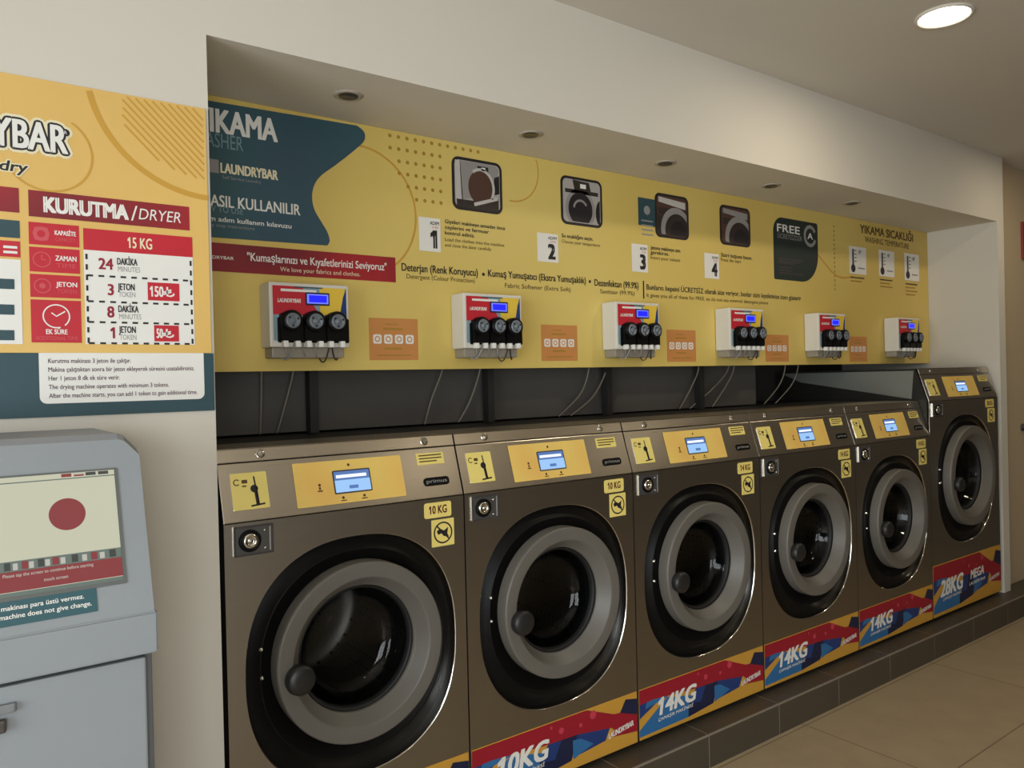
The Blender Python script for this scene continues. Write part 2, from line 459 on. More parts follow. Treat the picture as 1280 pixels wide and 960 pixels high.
def machine(x0, x1, zp, zt, kg, label, big=False):
    w = x1-x0-.005; xo = x0+.0025; zb = .1613; k = w/.787
    if big: k = w/.787
    root = thing('washing_machine', (xo+w/2, .02, PL), label, 'washing machine', 'stainless washing machines in the row')
    dep = .98; yt = .063
    # --- door geometry
    if not big:
        ec = (.397*k, .776); ea, eb = .348*k, .364; dc = (.395*k, .797); R = .268
    else:
        ec = (.462, .937); ea, eb = .377, .390; dc = (.455, .955); R = .302
    q = R/.298
    F = lambda mb: mb.frame((xo, 0, 0))
    # --- cabinet shell (sides, top, back, floor)
    m = MB()
    prof = [(.004, zb), (.004, zp), (yt, zt), (dep, zt), (dep, zb)]
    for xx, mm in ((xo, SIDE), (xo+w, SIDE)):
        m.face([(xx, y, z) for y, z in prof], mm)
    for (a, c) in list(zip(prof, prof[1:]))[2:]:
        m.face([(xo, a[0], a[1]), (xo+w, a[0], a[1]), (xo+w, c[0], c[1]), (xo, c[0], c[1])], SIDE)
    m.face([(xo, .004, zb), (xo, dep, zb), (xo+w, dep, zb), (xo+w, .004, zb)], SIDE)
    m.build('cabinet', root)
    if big:  # pale upper side, shaped against the shade painted into SIDE
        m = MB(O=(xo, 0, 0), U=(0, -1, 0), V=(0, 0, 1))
        m.slab([(-.97, zt-.012), (-.95, zt-.02), (-.83, zt-.072), (-.10, zt-.178), (-.085, zt-.012)], 0, .003, mat('pale_side_grey', (118, 120, 114), .55))
        m.build('pale_side_panel', root, label='pale grey slanted panel on the side')
    # feet
    for fx in (.07, w-.07):
        for fy in (.07, dep-.08):
            m = MB(O=(xo+fx, fy, PL), U=(1, 0, 0), V=(0, 1, 0))
            m.lathe((0, 0), [(.001, 0), (.024, 0), (.024, .008), (.01, .012), (.01, .026)], DGREY, 16)
            m.build('foot', root)
    # --- front panel with the door opening
    m = F(MB())
    N = 96; ts = [2*PI*i/N for i in range(N)]
    cor = [(0, zb), (w, zb), (w, zp-.003), (0, zp-.003)]
    hole = sellipse(ec, ea, eb, 2.35, ts)
    full = []
    for (hx, hy) in hole:
        dx, dy = hx-ec[0], hy-ec[1]; sc = 1e9
        if dx > 1e-9: sc = min(sc, (w-ec[0])/dx)
        if dx < -1e-9: sc = min(sc, -ec[0]/dx)
        if dy > 1e-9: sc = min(sc, (zp-.003-ec[1])/dy)
        if dy < -1e-9: sc = min(sc, (zb-ec[1])/dy)
        full.append((ec[0]+dx*sc, ec[1]+dy*sc))
    for i in range(N):
        j = (i+1) % N
        a, c = full[i], full[j]; mid = []
        if abs(a[0]-c[0]) > 1e-6 and abs(a[1]-c[1]) > 1e-6:
            mid = [min(cor, key=lambda p: abs(p[0]-(a[0]+c[0])/2)+abs(p[1]-(a[1]+c[1])/2))]
        m.poly([hole[i]]+[a]+mid+[c]+[hole[j]], STEEL)
    for a, c in zip(cor, cor[1:]+cor[:1]):
        m.face([m.P(a[0], a[1], 0), m.P(a[0], a[1], -.012), m.P(c[0], c[1], -.012), m.P(c[0], c[1], 0)], STEEL)
    m.build('front_panel', root)
    # chrome rim of the opening
    m = F(MB()); L = []
    for sc, ww in ((1.0, .0), (.994, -.001), (.988, -.006), (.978, -.026), (.972, -.03)):
        L.append([m.P(x, y, ww) for x, y in sellipse(ec, ea*sc, eb*sc, 2.35, ts)])
    m.loft(L, CHROME); m.build('door_rim', root, label='bright chrome rim')
    # black surround
    m = F(MB()); L = []
    circ = lambda r: [(dc[0]+r*math.cos(t), dc[1]+r*math.sin(t)) for t in ts]
    S = sellipse(ec, ea*.973, eb*.973, 2.35, ts); Ci = circ(R*1.01)
    for f, ww in ((0, -.029), (.12, -.024), (.5, -.008), (.53, -.003), (.57, -.003), (.61, -.008), (1, -.002)):
        L.append([m.P(a[0]*(1-f)+c[0]*f, a[1]*(1-f)+c[1]*f, ww) for a, c in zip(S, Ci)])
    L.append([m.P(a, c, -.05) for a, c in circ(R*.98)])
    m.loft(L, BLACKP); m.build('door_surround', root, label='black moulded surround')
    # door ring
    m = F(MB())
    m.lathe(dc, [(r*q, ww) for r, ww in ((.299, -.03), (.2992, .0), (.299, .036), (.2982, .041), (.296, .0445), (.293, .0455), (.290, .0457), (.2515, .0457), (.2485, .0452), (.246, .0435), (.244, .0415),
                                         (.219, .007), (.2165, .0045), (.2125, .001), (.2105, -.003), (.209, -.03))], RING, 96)
    ring = m.build('door', root, label='grey round porthole door')
    m = F(MB())
    m.lathe(dc, [(r*q, ww) for r, ww in ((.2085, -.006), (.2075, -.003), (.199, -.013), (.196, -.03), (.2, -.05), (.206, -.06), (.22, -.085), (.262, -.1))], RUBBER, 64)
    m.build('gasket', ring)
    m = F(MB())
    m.lathe(dc, [(r*q, ww) for r, ww in ((.204, -.014), (.194, -.03), (.183, -.06), (.167, -.08), (.136, -.094), (.085, -.101), (.0, -.104))], GLASS, 64)
    m.build('porthole_glass', ring, label='dark bowl shaped glass')
    kc = (dc[0]-.232*q, dc[1]-.03*q)
    m = F(MB()); m.lathe(kc, [(.03, .03), (.041, .048), (.043, .062), (.041, .073), (.034, .079), (.015, .081), (0, .081)], KNOB, 32)
    m.build('door_knob', ring, label='round black door knob')
    # drum
    m = F(MB()); rd = .27*q
    m.lathe(dc, [(rd*.96, -.1), (rd, -.13), (rd, -.5), (rd*.9, -.53), (rd*.45, -.535), (rd*.4, -.5), (rd*.12, -.49), (0, -.49)], DRUM, 64)
    for a in (.5, 2.6, 4.7):
        ca, sa = math.cos(a), math.sin(a)
        rib = [(rd*1.0, -.035), (rd*1.0, .035), (rd*.8, .012), (rd*.8, -.012)]
        pts = [(dc[0]+r*ca-t*sa, dc[1]+r*sa+t*ca) for r, t in rib]
        m.slab(pts, -.5, -.14, DRUM)
    m.build('drum', root)
    # hinge screws beside the door, on the surround
    for hz in (.06, -.02):
        m = F(MB()); c0 = (dc[0]-R*1.1, dc[1]+hz); m.lathe(c0, [(.006, -.02), (.006, .001), (0, .003)], CHROME, 10)
        m.build('screw', root)
    # --- sloped control panel
    ll = math.hypot(yt, zt-zp); Vp = (0, yt, zt-zp)
    G = lambda mb: mb.frame((xo, 0, zp), (1, 0, 0), Vp)
    zs = (zt-zp)/.208
    vv = lambda z: (z-1.278)/.208*ll
    m = G(MB()); m.box(0, w, .0, ll*.80, -.012, 0, STEELP, .002); m.build('control_panel', root)
    m = G(MB()); m.box(0, w, ll*.813, ll, -.014, .001, STEELP, .002)
    m.frame((xo, yt, zt)); m.box(0, w, -.001, .002, -.2, .003, STEELP); top = m.build('top_trim', root)
    for bx in (.124, .673):
        m = G(MB()); c0 = (bx*k, ll*.91)
        m.lathe(c0, [(.0105, .001), (.0105, .004), (.008, .007), (0, .0075)], CHROME, 6, False)
        m.lathe(c0, [(.014, .0005), (.014, .002), (.010, .0025)], CHROME, 20)
        m.build('bolt', top)
    # yellow display overlay
    m = G(MB()); u0, u1 = .214*k, .575*k; v0, v1 = vv(1.296), vv(1.429)
    m.slab(m.rr(u0, v0, u1, v1, .003), 0, .0015, YOVER, INK)
    for du, dv in ((.392, vv(1.412)), (.29, vv(1.358)), (.36, vv(1.313)), (.43, vv(1.313))):
        m.disc((du*k, dv), .0045, INKB, .002, 10)
    m.rect(.282*k, vv(1.338), .298*k, vv(1.342), INKB, .002); m.line([(.29*k, vv(1.344)), (.29*k, vv(1.352))], .006, INKB, .002)
    m.rect(.352*k, vv(1.303), .37*k, vv(1.306), INKB, .002); m.rect(.42*k, vv(1.303), .44*k, vv(1.306), INKB, .002)
    ov = m.build('display_overlay', root, label='yellow display overlay')
    m = G(MB()); a0, a1, b0, b1 = .339*k, .456*k, vv(1.329), vv(1.393)
    m.slab(m.rr(a0-.004, b0-.004, a1+.004, b1+.004, .004), .001, .003, DGREY)
    bm_ = b0+(b1-b0)*.58
    m.rect(a0, b0, a1, bm_, emit('lcd_light', (160, 205, 255), .95), .0035)
    m.rect(a0, bm_, a1, b1, emit('lcd_dark', (100, 140, 210), .7), .0035)
    EW = emit('lcd_white', (230, 240, 255), 1.3)
    m.rect(a0+.006, bm_+(b1-bm_)*.25, a1-.01, bm_+(b1-bm_)*.6, EW, .004)
    m.rect(a0+.045*k, b0+(b1-b0)*.14, a0+.075*k, b0+(b1-b0)*.3, emit('lcd_mid', (100, 150, 230), .6), .004)
    m.build('lcd_screen', ov, label='lit blue lcd screen')
    # token slot plate with pictogram
    m = G(MB()); u0, u1, v0, v1 = .031*k, .134*k, vv(1.31), vv(1.415)
    m.slab(m.rr(u0, v0, u1, v1, .004), 0, .0025, YST, CHROME)
    cx = u0+(u1-u0)*.66
    m.line([(cx+.004, v0+.012), (cx-.002, v1-.012)], .0045, INK, .003); m.line([(cx+.002, v0+.010), (cx, v0+.05)], .010, INK, .003)
    m.disc((cx-.004, v0+(v1-v0)*.55), .011, INK, .003, 16); m.line([(cx-.018, v0+.009), (cx+.022, v0+.013)], .005, INK, .003)
    m.arc((u0+.016, v1-.026), .008, .6, 5.6, .003, INKB, .003, 14)
    m.rect(u0+.03, v1-.03, u0+.046, v1-.02, INKB, .003); m.rect(u0+.03, v1-.04, u0+.042, v1-.036, INKB, .003)
    m.build('token_slot_plate', root, label='small yellow pictogram plate')
    # instruction sticker and maker's badge
    m = G(MB()); u0, u1, v0, v1 = .634*k, .737*k, vv(1.389), vv(1.428)
    m.slab(m.rr(u0, v0, u1, v1, .002), 0, .001, YST)
    for i in range(3): m.rect(u0+.008, v1-.010-.010*i, u1-.008-.02*(i == 2), v1-.006-.010*i, INKB, .0015)
    m.build('instruction_sticker', root, label='small yellow sticker')
    m = G(MB()); u0, u1, v0, v1 = .645*k, .742*k, vv(1.318), vv(1.345)
    m.slab(m.rr(u0, v0, u1, v1, (v1-v0)*.42), 0, .003, BLACKP)
    bd = m.build('badge', root, label='black oval badge')
    m = G(MB()); m.text('primus', (u0+u1)/2, v0+(v1-v0)*.34, (v1-v0)*.42, GREYP, .0034, width=(u1-u0)*.8, bold=.015, align='c'); m.build('lettering', bd)
    # lock plate
    m = F(MB()); u0, u1, v0, v1 = .024*k, .137*k, zp-.095, zp-.011
    m.slab(m.rr(u0, v0, u1, v1, .004), 0, .006, DGREY, CHROME)
    m.slab(m.rr(u0+.006, v0+.006, u1-.016, v1-.006, .003), .006, .008, mat('lock_grey', (96, 96, 94), .4, metal=.5))
    m.rect(u1-.013, v0+.008, u1-.008, v1-.008, GREYP, .0065)
    m.lathe((u1-.026, v1-.018), [(.004, .008), (.004, .010), (0, .0105)], CHROME, 10)
    m.lathe((u1-.026, v0+.016), [(.004, .008), (.004, .010), (0, .0105)], CHROME, 10)
    lp = m.build('lock_plate', root)
    m = F(MB()); c0 = (u0+.044*k, (v0+v1)/2)
    m.lathe(c0, [(.031, .006), (.031, .013), (.027, .016), (.022, .013)], BLACKP, 32)
    m.lathe(c0, [(.022, .011), (.02, .018), (.012, .02), (.011, .016), (.004, .016), (.004, .019), (0, .019)], CHROME, 32)
    m.build('lock_cylinder', lp, label='chrome lock cylinder')
    # capacity and warning stickers
    m = F(MB()); u0, u1, v0, v1 = .635*k, .738*k, zp-.065, zp-.015
    m.slab(m.rr(u0, v0, u1, v1, .008), 0, .001, YST)
    m.text(('%d KG' % kg), (u0+u1)/2, v0+.014, .025, mat('print_maroon', (96, 28, 22), .5), .0016, width=.066*k, bold=.03, align='c')
    m.build('capacity_sticker', root, label='yellow capacity sticker')
    m = F(MB()); u0, u1, v0, v1 = .661*k, .747*k, zp-.160, zp-.072
    m.slab(m.rr(u0, v0, u1, v1, .002), 0, .001, YST)
    cc = ((u0+u1)/2, (v0+v1)/2); m.arc(cc, .033, 0, 2*PI, .005, INK, .0016, 32)
    m.line([(cc[0]-.023, cc[1]+.023), (cc[0]+.023, cc[1]-.023)], .005, INK, .0018)
    m.poly([(cc[0]-.024, cc[1]+.006), (cc[0]-.012, cc[1]+.014), (cc[0]+.004, cc[1]+.006), (cc[0]+.02, cc[1]+.016), (cc[0]+.016, cc[1]-.004), (cc[0]+.022, cc[1]-.016),
            (cc[0]+.002, cc[1]-.012), (cc[0]-.006, cc[1]-.002), (cc[0]-.018, cc[1]-.006)], INK, .0014)
    m.build('warning_sticker', root, label='pale yellow prohibition sticker')
    # coloured band along the bottom
    lh = .200 if not big else .300
    u0, u1, v0 = .004, w-.004, zb+.002
    X = lambda a: u0+(u1-u0)*a
    Y = lambda a: v0+lh*a
    Z = lambda L: [(X(a), Y(c)) for a, c in L]
    m = F(MB())
    m.slab(Z([(0, 0), (1, 0), (1, 1), (0, 1)]), 0, .001, LYEL)
    m.poly(Z([(0, .06), (.36, .08), (.40, .5), (.20, .66), (0, .2)]), LBLUE, .0013)
    m.poly(Z([(0, .42), (.12, .62), (.1, .8), (0, .86)]), BLUE, .0015)
    m.poly(Z([(.04, .58), (.2, .66), (.24, .78), (.06, .8)]), LBLUE, .0017)
    m.poly(Z([(.36, .08), (.56, .16), (.6, .6), (.42, .62), (.36, .3)]), NAVY, .0016)
    m.poly(Z([(.38, .34), (.46, .3), (.5, .6), (.42, .62)]), BLUE, .0018)
    m.poly(Z([(.57, .2), (.78, .28), (.82, .56), (.6, .62)]), BLUE, .0019)
    m.poly(Z([(.57, .17), (.70, .32), (.62, .5), (.57, .52)]), LBLUE, .0021)
    m.poly(Z([(0, .7), (.1, .72), (.4, .62), (.6, .6), (.82, .48), (.88, .3), (1, .5), (1, .66), (.84, .72), (.66, .985), (.3, .985), (0, .985)]), LRED, .0023)
    m.poly(Z([(.88, .7), (1, .55), (1, .86), (.92, .92)]), NAVY, .0025)
    m.poly(Z([(.82, .3), (1, .22), (1, .5), (.86, .5)]), LRED, .0024)
    for a, c, r in ((.5, .78, .012), (.62, .75, .008), (.7, .86, .016), (.44, .9, .006)):
        m.disc((X(a), Y(c)), r, LRED2, .0027, 16)
    lb = m.build('label_band', root, label='red blue and yellow vinyl band')
    m = F(MB())
    if not big:
        m.text('%dKG' % kg, X(.125), Y(.36), lh*.33, WHITE, .0034, width=.28*w, bold=.05, shear=.22, rot=.03)
        m.text('ÇAMAŞIR MAKİNESİ', X(.13), Y(.24), lh*.06, WHITE, .0034, width=.26*w, bold=.02, shear=.2, rot=.03)
        m.text('LAUNDRYBAR', X(.80), Y(.29), lh*.1, WHITE, .0034, width=.17*w, bold=.04, shear=.15, rot=.12)
    else:
        m.text('28KG', X(.09), Y(.36), lh*.3, WHITE, .0034, width=.3*w, bold=.05, shear=.22, rot=.03)
        m.text('ÇAMAŞIR MAKİNESİ', X(.12), Y(.27), lh*.05, WHITE, .0034, width=.26*w, bold=.02, shear=.2, rot=.03)
        m.text('MEGA', X(.52), Y(.5), lh*.17, WHITE, .0034, width=.2*w, bold=.05, shear=.2, rot=.03)
        m.text('LAUNDRYBAR', X(.5), Y(.37), lh*.06, WHITE, .0034, width=.24*w, bold=.03, shear=.2, rot=.03)
        m.text('LAUNDRYBAR', X(.81), Y(.3), lh*.07, WHITE, .0034, width=.16*w, bold=.04, shear=.15, rot=.12)
    m.build('lettering', lb)
    return root

E_ = [.003, .787, 1.577, 2.387, 3.19, 3.985, 4.897]
LBL = ['stainless washing machine nearest the white wall and grey kiosk, leftmost of the row',
       'second stainless washing machine from the left, with a 10KG bottom band',
       'third stainless washing machine from the left, first with a 14KG bottom band',
       'fourth stainless washing machine from the left, middle of the three with 14KG bands',
       'fifth stainless washing machine, small one right beside the tall machine',
       'tallest stainless washing machine at the far right end, beside the pillar']
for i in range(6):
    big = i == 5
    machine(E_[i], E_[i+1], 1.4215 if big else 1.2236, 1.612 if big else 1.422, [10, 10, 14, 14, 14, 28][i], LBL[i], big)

# ------------------------------------------------------------------ banner above the machines
ban = thing('banner_sign', (XN/2, YB+.02, ZB), 'long yellow washing instruction banner on the back of the niche above the machines', 'banner')
def BF(): return MB(O=(0, YB, 0))
bp = lambda px, py: on_y(px, py, YB)
bpl = lambda L: [bp(*p) for p in L]
def brect(m, x0, y0, x1, y1, mt, w):
    """rectangle measured by two photo corners: top-left and bottom-right"""
    a, b2 = bp(x0, y0), bp(x1, y1); m.rect(a[0], b2[1], b2[0], a[1], mt, w)
m = BF(); m.box(-.005, XN-.003, ZB, ZS-.001, -.03, 0, YEL); board = m.build('board', ban)
# background ornaments
m = BF()
c0 = bp(448, 263); m.arc(c0, .24, -1.1, 1.75, .008, OR_LINE, .0008, 40)
c0 = bp(640, 210); m.arc(c0, .14, -1.7, .4, .006, OR_LINE, .0008, 30)
m.line(curve_pts(bpl([(1022, 318), (1040, 340), (1052, 347), (1066, 346)]), 8), .012, OR_LINE, .0008)
m.build('outline_ornaments', ban)
m = BF()
cols = [487, 497, 507, 517, 527, 537, 546, 555]
(xa, za), (xb, zb_) = bp(487, 168), bp(555, 181)
for r in range(6):
    for c_ in range(12):
        u = xa+c_*.0365; v = za-r*.046 - .004
        if r >= 2 and c_ < 1 or r >= 4 and c_ < 2 or r >= 5 and c_ < 3: continue
        if u > bp(560, 240)[0] and r > 0: continue
        m.disc((u, v), .0075, OR_DOT, .0013, 10)
m.build('dot_pattern', ban)
# teal heading panel
m = BF()
crv = curve_pts(bpl([(446, 157), (455, 165), (455, 176), (444, 187), (420, 206), (402, 219), (393, 231), (390, 246), (393, 262), (402, 278), (409, 290), (412, 301), (409, 307)]), 5)
left = -.0045
bl = bp(262, 297)
tl = bp(262, 127)
m.poly([(left, tl[1])]+[(left, bl[1])]+list(reversed(crv)), TEAL, .001)
tp = m.build('heading_panel', ban, label='wavy teal heading panel')
m = BF()
def btext(m, s, x0, y0, x1, y1, mt, hpx, w=.0016, bold=0., shear=0.):
    """text whose baseline runs between two photo points, capital height taken from hpx pixels at its left end"""
    a, b2 = bp(x0, y0), bp(x1, y1)
    h = bp(x0, y0-hpx)[1]-a[1]
    m.text(s, a[0], (a[1]+b2[1])/2, h, mt, w, width=b2[0]-a[0], bold=bold, shear=shear)
btext(m, 'YIKAMA', 243, 162, 346, 176, WHITE, 29, bold=.035)
btext(m, 'WASHER', 240, 181, 304, 188, mat('print_pale_teal', (120, 150, 160), .5), 18, bold=-.005)
btext(m, 'LAUNDRYBAR', 276, 217, 347, 224, CREAM, 12, bold=.04)
btext(m, 'Self Service Laundry', 278, 224, 326, 229, GREYP, 4)
m.rect(*bp(261, 215), *bp(273, 200), GREYP, .0016)
btext(m, 'NASIL KULLANILIR', 252, 258, 375, 267, WHITE, 14, bold=.02)
btext(m, 'HOW TO USE', 245, 264, 304, 267, mat('print_pale_teal', (120, 150, 160), .5), 8)
btext(m, 'Adım adım kullanım kılavuzu', 246, 276, 364, 284, WHITE, 6, bold=.02)
btext(m, 'Step by step instructions', 246, 283, 318, 286, GREYP, 4)
m.build('lettering', tp)
# red slogan strip
m = BF(); a, b2 = bp(494, 322), bp(494, 353); m.rect(-.0045, b2[1], a[0], a[1], RED, .001)
ss = m.build('slogan_strip', ban, label='dark red slogan strip')
m = BF()
btext(m, '"Kumaşlarınızı ve Kıyafetlerinizi Seviyoruz"', 309, 326, 483, 338, WHITE, 10, bold=.015)
btext(m, 'We love your fabrics and clothes.', 350, 338.5, 450, 346, CREAM, 5.5)
btext(m, 'LAUNDRYBAR', 246, 322, 292, 325, WHITE, 4, bold=.03)
m.build('lettering', ss)
# steps 1-4: pale card, numeral, photo, caption
def rrpx(x0, y0, x1, y1, rad, corners=(1, 1, 1, 1), mb=None):
    a, b2 = bp(x0, y0), bp(x1, y1); return mb.rr(a[0], b2[1], b2[0], a[1], rad, 6, corners)
cards = [('1', 523, 268, 551, 318), ('2', 671, 288, 698, 331), ('3', 789, 302, 810, 343), ('4', 880, 314, 899, 351)]
for s_, x0, y0, x1, y1 in cards:
    a, b2 = bp(x0, y0), bp(x1, y1)
    # horizontally keep the right edge, vertically average the slope of the row
    m = BF(); m.rect(a[0], b2[1]+.008, b2[0], a[1]-.008, WHITE, .001); cd = m.build('step_card', ban, label='white card with the numeral %s' % s_)
    m = BF(); W_, H_ = b2[0]-a[0], a[1]-b2[1]-.016
    m.text(s_, a[0]+W_*.68, b2[1]+.008+H_*.12, H_*.5, INK, .0016, bold=.07, align='c', cond=.85)
    m.text('ADIM', a[0]+W_*.72, a[1]-.008-H_*.2, H_*.1, INK, .0016, width=W_*.42, bold=.02, align='c')
    m.text('STEP', a[0]+W_*.76, a[1]-.008-H_*.31, H_*.06, REDL, .0016, width=W_*.3, align='c')
    m.build('numeral', cd)
PH_BG = [mat('photo_grey', (150, 146, 144), .4), mat('photo_light', (196, 192, 188), .4), mat('photo_brown', (84, 58, 48), .4), mat('photo_dark', (52, 44, 42), .4), mat('photo_steel', (176, 170, 166), .4)]
pics = [(564, 189, 628, 273), (700, 213, 753, 290), (818, 235, 861, 305), (899, 250, 938, 314)]
for k, (x0, y0, x1, y1) in enumerate(pics):
    a, b2 = bp(x0, y0+5), bp(x1, y1-4)
    u0, u1, v0, v1 = a[0], b2[0], b2[1], a[1]
    U_ = lambda f: u0+(u1-u0)*f
    V_ = lambda f: v0+(v1-v0)*f
    r = .032
    m = BF(); crop = (u0+.016, v0+.016, u1-.016, v1-.016)
    m.slab(m.rr(u0, v0, u1, v1, r), 0, .002, INK)
    m.poly(m.rr(u0+.012, v0+.012, u1-.012, v1-.012, r-.01), PH_BG[4 if k < 2 else 2], .0024)
    if k == 0:
        m.poly([(U_(.06), V_(.2)), (U_(.2), V_(.2)), (U_(.16), V_(.93)), (U_(.06), V_(.93))], PH_BG[1], .0027)
        m.poly([(U_(.18), V_(.2)), (U_(.75), V_(.32)), (U_(.94), V_(.86)), (U_(.86), V_(.93)), (U_(.15), V_(.93))], PH_BG[0], .0027)
        m.rect(U_(.5), V_(.78), U_(.72), V_(.88), INK, .003); m.rect(U_(.58), V_(.80), U_(.66), V_(.86), WHITE, .0033)
        m.disc((U_(.56), V_(.47)), (u1-u0)*.25, PH_BG[2], .003, 28, 1.15)
        m.arc((U_(.56), V_(.47)), (u1-u0)*.26, -.6, 2.2, .012, PH_BG[1], .0033, 20, 1.15)
        m.poly([(U_(.8), V_(.35)), (U_(.94), V_(.4)), (U_(.94), V_(.75)), (U_(.84), V_(.7))], INK, .003)
        m.poly([(U_(.08), V_(.05)), (U_(.92), V_(.05)), (U_(.92), V_(.3)), (U_(.6), V_(.2)), (U_(.08), V_(.2))], PH_BG[3], .0029)
        m.line([(U_(.42), V_(.13)), (U_(.9), V_(.3))], .014, PH_BG[1], .0033)
    elif k == 1:
        m.rect(U_(.1), V_(.66), U_(.9), V_(.74), PH_BG[3], .0027)
        m.poly([(U_(.32), V_(.74)), (U_(.72), V_(.72)), (U_(.68), V_(.92)), (U_(.28), V_(.94))], PH_BG[3], .0029)
        m.rect(U_(.46), V_(.78), U_(.6), V_(.87), WHITE, .0033)
        m.cdisc((U_(.46), V_(.34)), (u1-u0)*.36, PH_BG[0], .0027, crop, 36, 1.05)
        m.cdisc((U_(.46), V_(.34)), (u1-u0)*.29, INK, .003, crop, 36, 1.05)
        m.arc((U_(.46), V_(.34)), (u1-u0)*.16, .5, 3, .01, PH_BG[0], .0033, 16)
        m.cdisc((U_(.95), V_(.3)), (u1-u0)*.12, INK, .003, crop, 24, 2)
    else:
        m.poly([(U_(.1), V_(.92)), (U_(.9), V_(.86)), (U_(.9), V_(.7)), (U_(.1), V_(.8))], PH_BG[1] if k == 2 else PH_BG[0], .0027)
        m.rect(U_(.1), V_(.52), U_(.94), V_(.68), PH_BG[3], .0027)
        m.cdisc((U_(.62), V_(.2)), (u1-u0)*.46, PH_BG[0], .0028, crop, 40, 1.0)
        m.cdisc((U_(.64), V_(.17)), (u1-u0)*.36, PH_BG[3], .003, crop, 40, 1.0); m.cdisc((U_(.68), V_(.15)), (u1-u0)*.24, INK, .0032, crop, 40, 1.0)
        m.rect(U_(.06), V_(.08), U_(.26), V_(.5), PH_BG[3] if k == 2 else PH_BG[2], .0027)
    m.build('step_photo', ban, label='framed picture of a machine front beside the numeral %d' % (k+1))
m = BF(); a, b2 = bp(797, 243), bp(822, 287); m.rect(a[0], b2[1]+.01, b2[0], a[1]-.012, TEALD, .0012)
m.disc((a[0]+.06, a[1]-.07), .022, GREYP, .0016, 14)
for i in range(4): m.rect(a[0]+.02, a[1]-.125-.022*i, a[0]+.1, a[1]-.118-.022*i, GREYP, .0016)
m.build('detergent_leaflet', ban, label='small teal leaflet picture behind the third picture')
m = BF()
caps = [(556, 278, ['Giysileri makineye atmadan önce', 'ceplerini ve fermuar', 'kontrol ediniz.', 'Load the clothes into the machine', 'and close the door carefully'], [631, 611, 593, 630, 614], 3, 7.2),
        (702, 296, ['Su sıcaklığını seçin.', 'Choose your temperature'], [741, 750], 1, 6.8),
        (813, 311, ['Jetonu makineye atın', 'gerekirse.', 'Insert your tokens'], [850, 836, 850], 2, 6),
        (901, 320, ['Start tuşuna basın.', 'Press the start'], [940, 926], 1, 6)]
for x0, y0, L, xe, nb, st in caps:
    for i, s_ in enumerate(L):
        sl = (xe[i]-x0)*.14
        btext(m, s_, x0, y0+st*i, xe[i], y0+st*i+sl, INK if i < nb else INKB, 4.6 if i < nb else 4.2, bold=.02 if i < nb else 0)
m.build('step_captions', ban)
# product line under the steps
m = BF()
btext(m, 'Deterjan (Renk Koruyucu)', 502, 338, 597, 345.5, INK, 9.5, bold=.02)
btext(m, 'Detergent (Colour Protection)', 508, 348, 593, 353.5, INKB, 5.6)
m.disc(bp(604, 343), .007, INK, .0016, 10)
btext(m, 'Kumaş Yumuşatıcı (Ekstra Yumuşaklık)', 610, 345.5, 732, 354.5, INK, 8.5, bold=.02)
btext(m, 'Fabric Softener (Extra Soft)', 631, 359.5, 713, 364.5, INKB, 5.6)
m.disc(bp(737, 352), .007, INK, .0016, 10)
btext(m, 'Dezenfektan (99.9%)', 743, 356.5, 798, 361.5, INK, 8, bold=.02)
btext(m, 'Sanitizer (99.9%)', 750, 366.5, 793, 369.5, INKB, 5.2)
a, b2 = bp(804, 351), bp(804, 373); m.rect(a[0]-.004, b2[1], a[0]+.004, a[1], INK, .0016)
btext(m, 'Bunların hepsini ÜCRETSİZ olarak size veriyor, bunlar sizin kıyafetinize özen gösterir', 808, 362, 1001, 375.5, INK, 6.5, bold=.015)
btext(m, 'It gives you all of these for FREE, so do not use external detergent please', 808, 370.5, 960, 381, INKB, 4.6)
m.build('product_line', ban)
# dark card with rounded corners
m = BF(); a, b2 = bp(966, 270), bp(1023, 354)
cu0, cu1, cv0, cv1 = a[0], b2[0], b2[1], a[1]
m.slab(m.rr(cu0, cv0, cu1, cv1, .11, 10, (.12, 1.5, .15, .75)), 0, .0015, GREENB)
fc = m.build('softener_card', ban, label='black green card reading FREE')
m = BF(); cw, ch = cu1-cu0, cv1-cv0
m.text('FREE', cu0+cw*.08, cv0+ch*.77, ch*.12, WHITE, .002, width=cw*.5, bold=.03)
m.text('ÜCRETSİZDİR', cu0+cw*.09, cv0+ch*.665, ch*.075, GREYP, .002, width=cw*.54)
m.arc((cu0+cw*.82, cv0+ch*.77), cw*.125, .5, 5.9, .02, GREYP, .002, 30)
m.text('A', cu0+cw*.82, cv0+ch*.72, ch*.1, WHITE, .0022, width=cw*.12, bold=.03, align='c')
for (f, wd) in ((.34, .55), (.3, .48), (.27, .36), (.2, .3), (.155, .28), (.11, .55)):
    m.rect(cu0+cw*.09, cv0+ch*(f-.012), cu0+cw*(.09+wd), cv0+ch*(f+.012), DGREY, .002)
m.build('lettering', fc)
